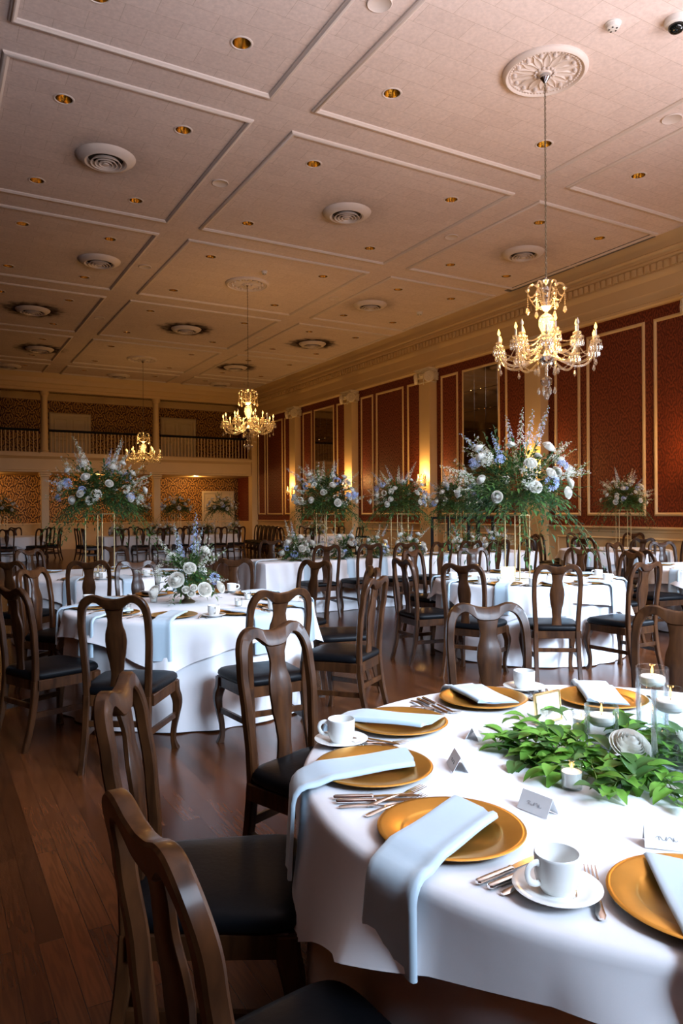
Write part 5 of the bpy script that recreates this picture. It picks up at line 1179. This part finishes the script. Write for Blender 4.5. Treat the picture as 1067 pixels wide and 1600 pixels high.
def tent_card(x, y, rz, label, z=.762):
    r = thing('place_card', label, 'place card', (x, y, z), rz, 'place cards on the near table'); h, w, b = .042, .045, .024
    mb = MB(); t = .0006
    loft(mb, [[(sx*w, -b, 0), (sx*w, 0, h), (sx*w, b, 0), (sx*w, b-.0012, 0), (sx*w, 0, h-.0016), (sx*w, -b+.0012, 0)] for sx in (-1, 1)], True, True); obj('card', mb, M['paper'], r)
    mb = MB(); pts = []
    for k in range(40):
        u = k/39; pts.append((-.022+.044*u+.003*sin(19*u), -b*.52-.0006+.0045*sin(31*u)*.57, h*.48-.0006+.0045*sin(31*u)*1.0*.8))
    pts = [(x_, -b*(1-z_/h)-.0008, z_) for x_, _, z_ in pts]
    tube(mb, pts, .0004, 4); obj('handwriting', mb, M['ink'], r)
tent_card(1.555, 1.845, radians(210), 'folded white place card, farther of the two left cards on the near table'); tent_card(1.322, 1.653, radians(243), 'folded white place card, nearer of the two left cards on the near table')
tent_card(1.299, 1.315, radians(-83), 'folded white place card in front of the votive candle'); tent_card(1.406, 1.038, radians(-46), 'folded white place card behind the lower right gold plate')
def table_frame(x, y, rz, label, z=.762, w=.095, h=.13, mat='brass', ink=True):
    r = thing('photo_stand', label, 'picture frame', (x, y, z), rz); tl = .12
    m = Matrix.Rotation(-tl, 4, 'X'); b = MB(); e = .008
    for (x0, z0, x1, z1) in ((-w/2, 0, -w/2+e, h), (w/2-e, 0, w/2, h), (-w/2+e, 0, w/2-e, e), (-w/2+e, h-e, w/2-e, h)): box(b, x0, -.006, z0, x1, .006, z1, .0015)
    mb = MB(); mb.join(b, m); obj('frame_border', mb, M[mat], r)
    b = MB(); box(b, -w/2+e, -.002, e, w/2-e, .002, h-e); mb = MB(); mb.join(b, m); obj('white_card', mb, M['paper'], r)
    b = MB()
    for k in range(5 if ink else 0): box(b, -w*.26+.004*(k % 3), -.0026, h*.72-k*h*.12, w*.26-.006*(k % 2), -.002, h*.72-k*h*.12+.003)
    mb = MB(); mb.join(b, m)
    if ink: obj('printed_lines', mb, M['ink'], r)
    mb = MB(); tube(mb, [(0, .012, h*.6), (0, .055, .002)], .002, 5); obj('prop_leg', mb, M[mat], r)
table_frame(1.875, 1.84, radians(4), 'gold photo frame with white card leaning on the near table', h=.105, w=.13, ink=False)
table_frame(1.62, 8.72, radians(-15), 'small gold frame with white card on the back left table', h=.16, w=.12)
table_frame(5.25, 5.72, radians(-30), 'clear frame with white card between the gold legs on the middle right table', h=.15, w=.15)
def shaker(x, y, label, z=.762):
    r = thing('salt_shaker', label, 'shaker', (x, y, z)); mb = MB(); lathe(mb, [(0, 0), (.02, 0), (.021, .004), (.013, .055), (.012, .066), (0, .067)], 16); obj('shaker_body', mb, M['china'], r)
    mb = MB(); lathe(mb, [(.0125, .064), (.0135, .07), (.011, .08), (0, .084)], 16); obj('cap', mb, M['chrome'], r)
shaker(5.52, 5.42, 'left white salt shaker behind the square standing chair back'); shaker(5.575, 5.40, 'right white salt shaker behind the square standing chair back'); shaker(1.80, 8.62, 'white salt shaker beside the small gold frame')
for x, y, l in ((1.28, 5.42, 'unlit white votive candle at the left of the middle left table'), (2.12, 5.35, 'white votive candle right of the bronze bowl'), (2.35, 5.72, 'white votive candle behind the right of the bronze bowl'), (1.62, 5.95, 'small amber votive glass left of the bronze bowl')): votive(x, y, l, False)
for x, y, l in ((5.05, 5.62, 'glass votive left of the gold legs on the middle right table'), (1.7, 8.62, 'white votive candle by the small gold frame'), (5.7, 5.75, 'white votive right of the gold legs on the middle right table')): votive(x, y, l, False)
for x, l in ((5.25, 'left of the tall stand'), (6.5, 'between the second and third chair'), (7.2, 'right of the middle stand')):
    floating_vase(x, 9.95, .2, 'glass vase on the long table '+l)

# ------------------------------------------------------------------ things by the right wall
t = thing('open_metal_frame', 'black open metal frame standing in front of the near wall mirror', 'frame', (11.15, 13.55, 0), radians(90-29.7-75))
d_ = Vector((.8685, -.4957, 0))
t.rotation_euler.z = -YAW
for k, x in enumerate((-.82, -.42, .05, .28, .62)):
    mb = MB(); box(mb, x-.035, -.03, 0, x+.035, .03, 1.33, .006); obj('upright', mb, M['black'], t)
mb = MB(); box(mb, -.855, -.03, 1.29, .655, .03, 1.35, .006); obj('top_rail', mb, M['black'], t)
mb = MB(); box(mb, -.855, -.11, 0, .655, .11, .04, .006); obj('base', mb, M['black'], t)
t = thing('loudspeaker', 'black loudspeaker on a pole behind the tall flowers beside the wall mirror', 'speaker', (11.75, 13.9, 0)); t.rotation_euler.z = 2.0
mb = MB(); box(mb, -.18, -.17, 1.5, .18, .17, 2.12, .03); obj('cabinet', mb, M['black'], t)
mb = MB(); box(mb, -.15, -.18, 1.54, .15, -.168, 2.08, .005); obj('grille', mb, M['dark'], t)
mb = MB(); tube(mb, [(0, 0, 0), (0, 0, 1.5)], .02, 8); obj('pole', mb, M['black'], t)
for k in range(3):
    a = 2*PI*k/3; mb = MB(); tube(mb, [(0, 0, .5), (.45*cos(a), .45*sin(a), .01)], .014, 6); obj('leg', mb, M['black'], t)
t = thing('tubular_cart', 'black bent tube cart beside the second pilaster behind the long table', 'cart', (8.9, 14.6, 0), -YAW)
mb = MB(); tube(mb, spline([(-.15, 0, .1), (-.15, 0, .8), (-.13, 0, .86), (-.09, 0, .88), (.12, 0, .88), (.16, 0, .86), (.18, 0, .8), (.18, 0, .1)], 4), .016, 8); obj('front_hoop', mb, M['black'], t)
mb = MB(); tube(mb, spline([(-.15, .5, .1), (-.15, .5, .8), (-.13, .5, .86), (-.09, .5, .88), (.12, .5, .88), (.16, .5, .86), (.18, .5, .8), (.18, .5, .1)], 4), .016, 8); obj('rear_hoop', mb, M['black'], t)
mb = MB(); box(mb, -.17, -.02, .1, .2, .52, .15, .01); obj('deck', mb, M['black'], t)
for x in (-.14, .17):
    for y in (.02, .48): mb = MB(); b = MB(); lathe(b, [(0, -.015), (.05, -.015), (.05, .015), (0, .015)], 14); mb.join(b, Matrix.Translation((x, y, .05)) @ Matrix.Rotation(PI/2, 4, 'Y')); obj('wheel', mb, M['black'], t)
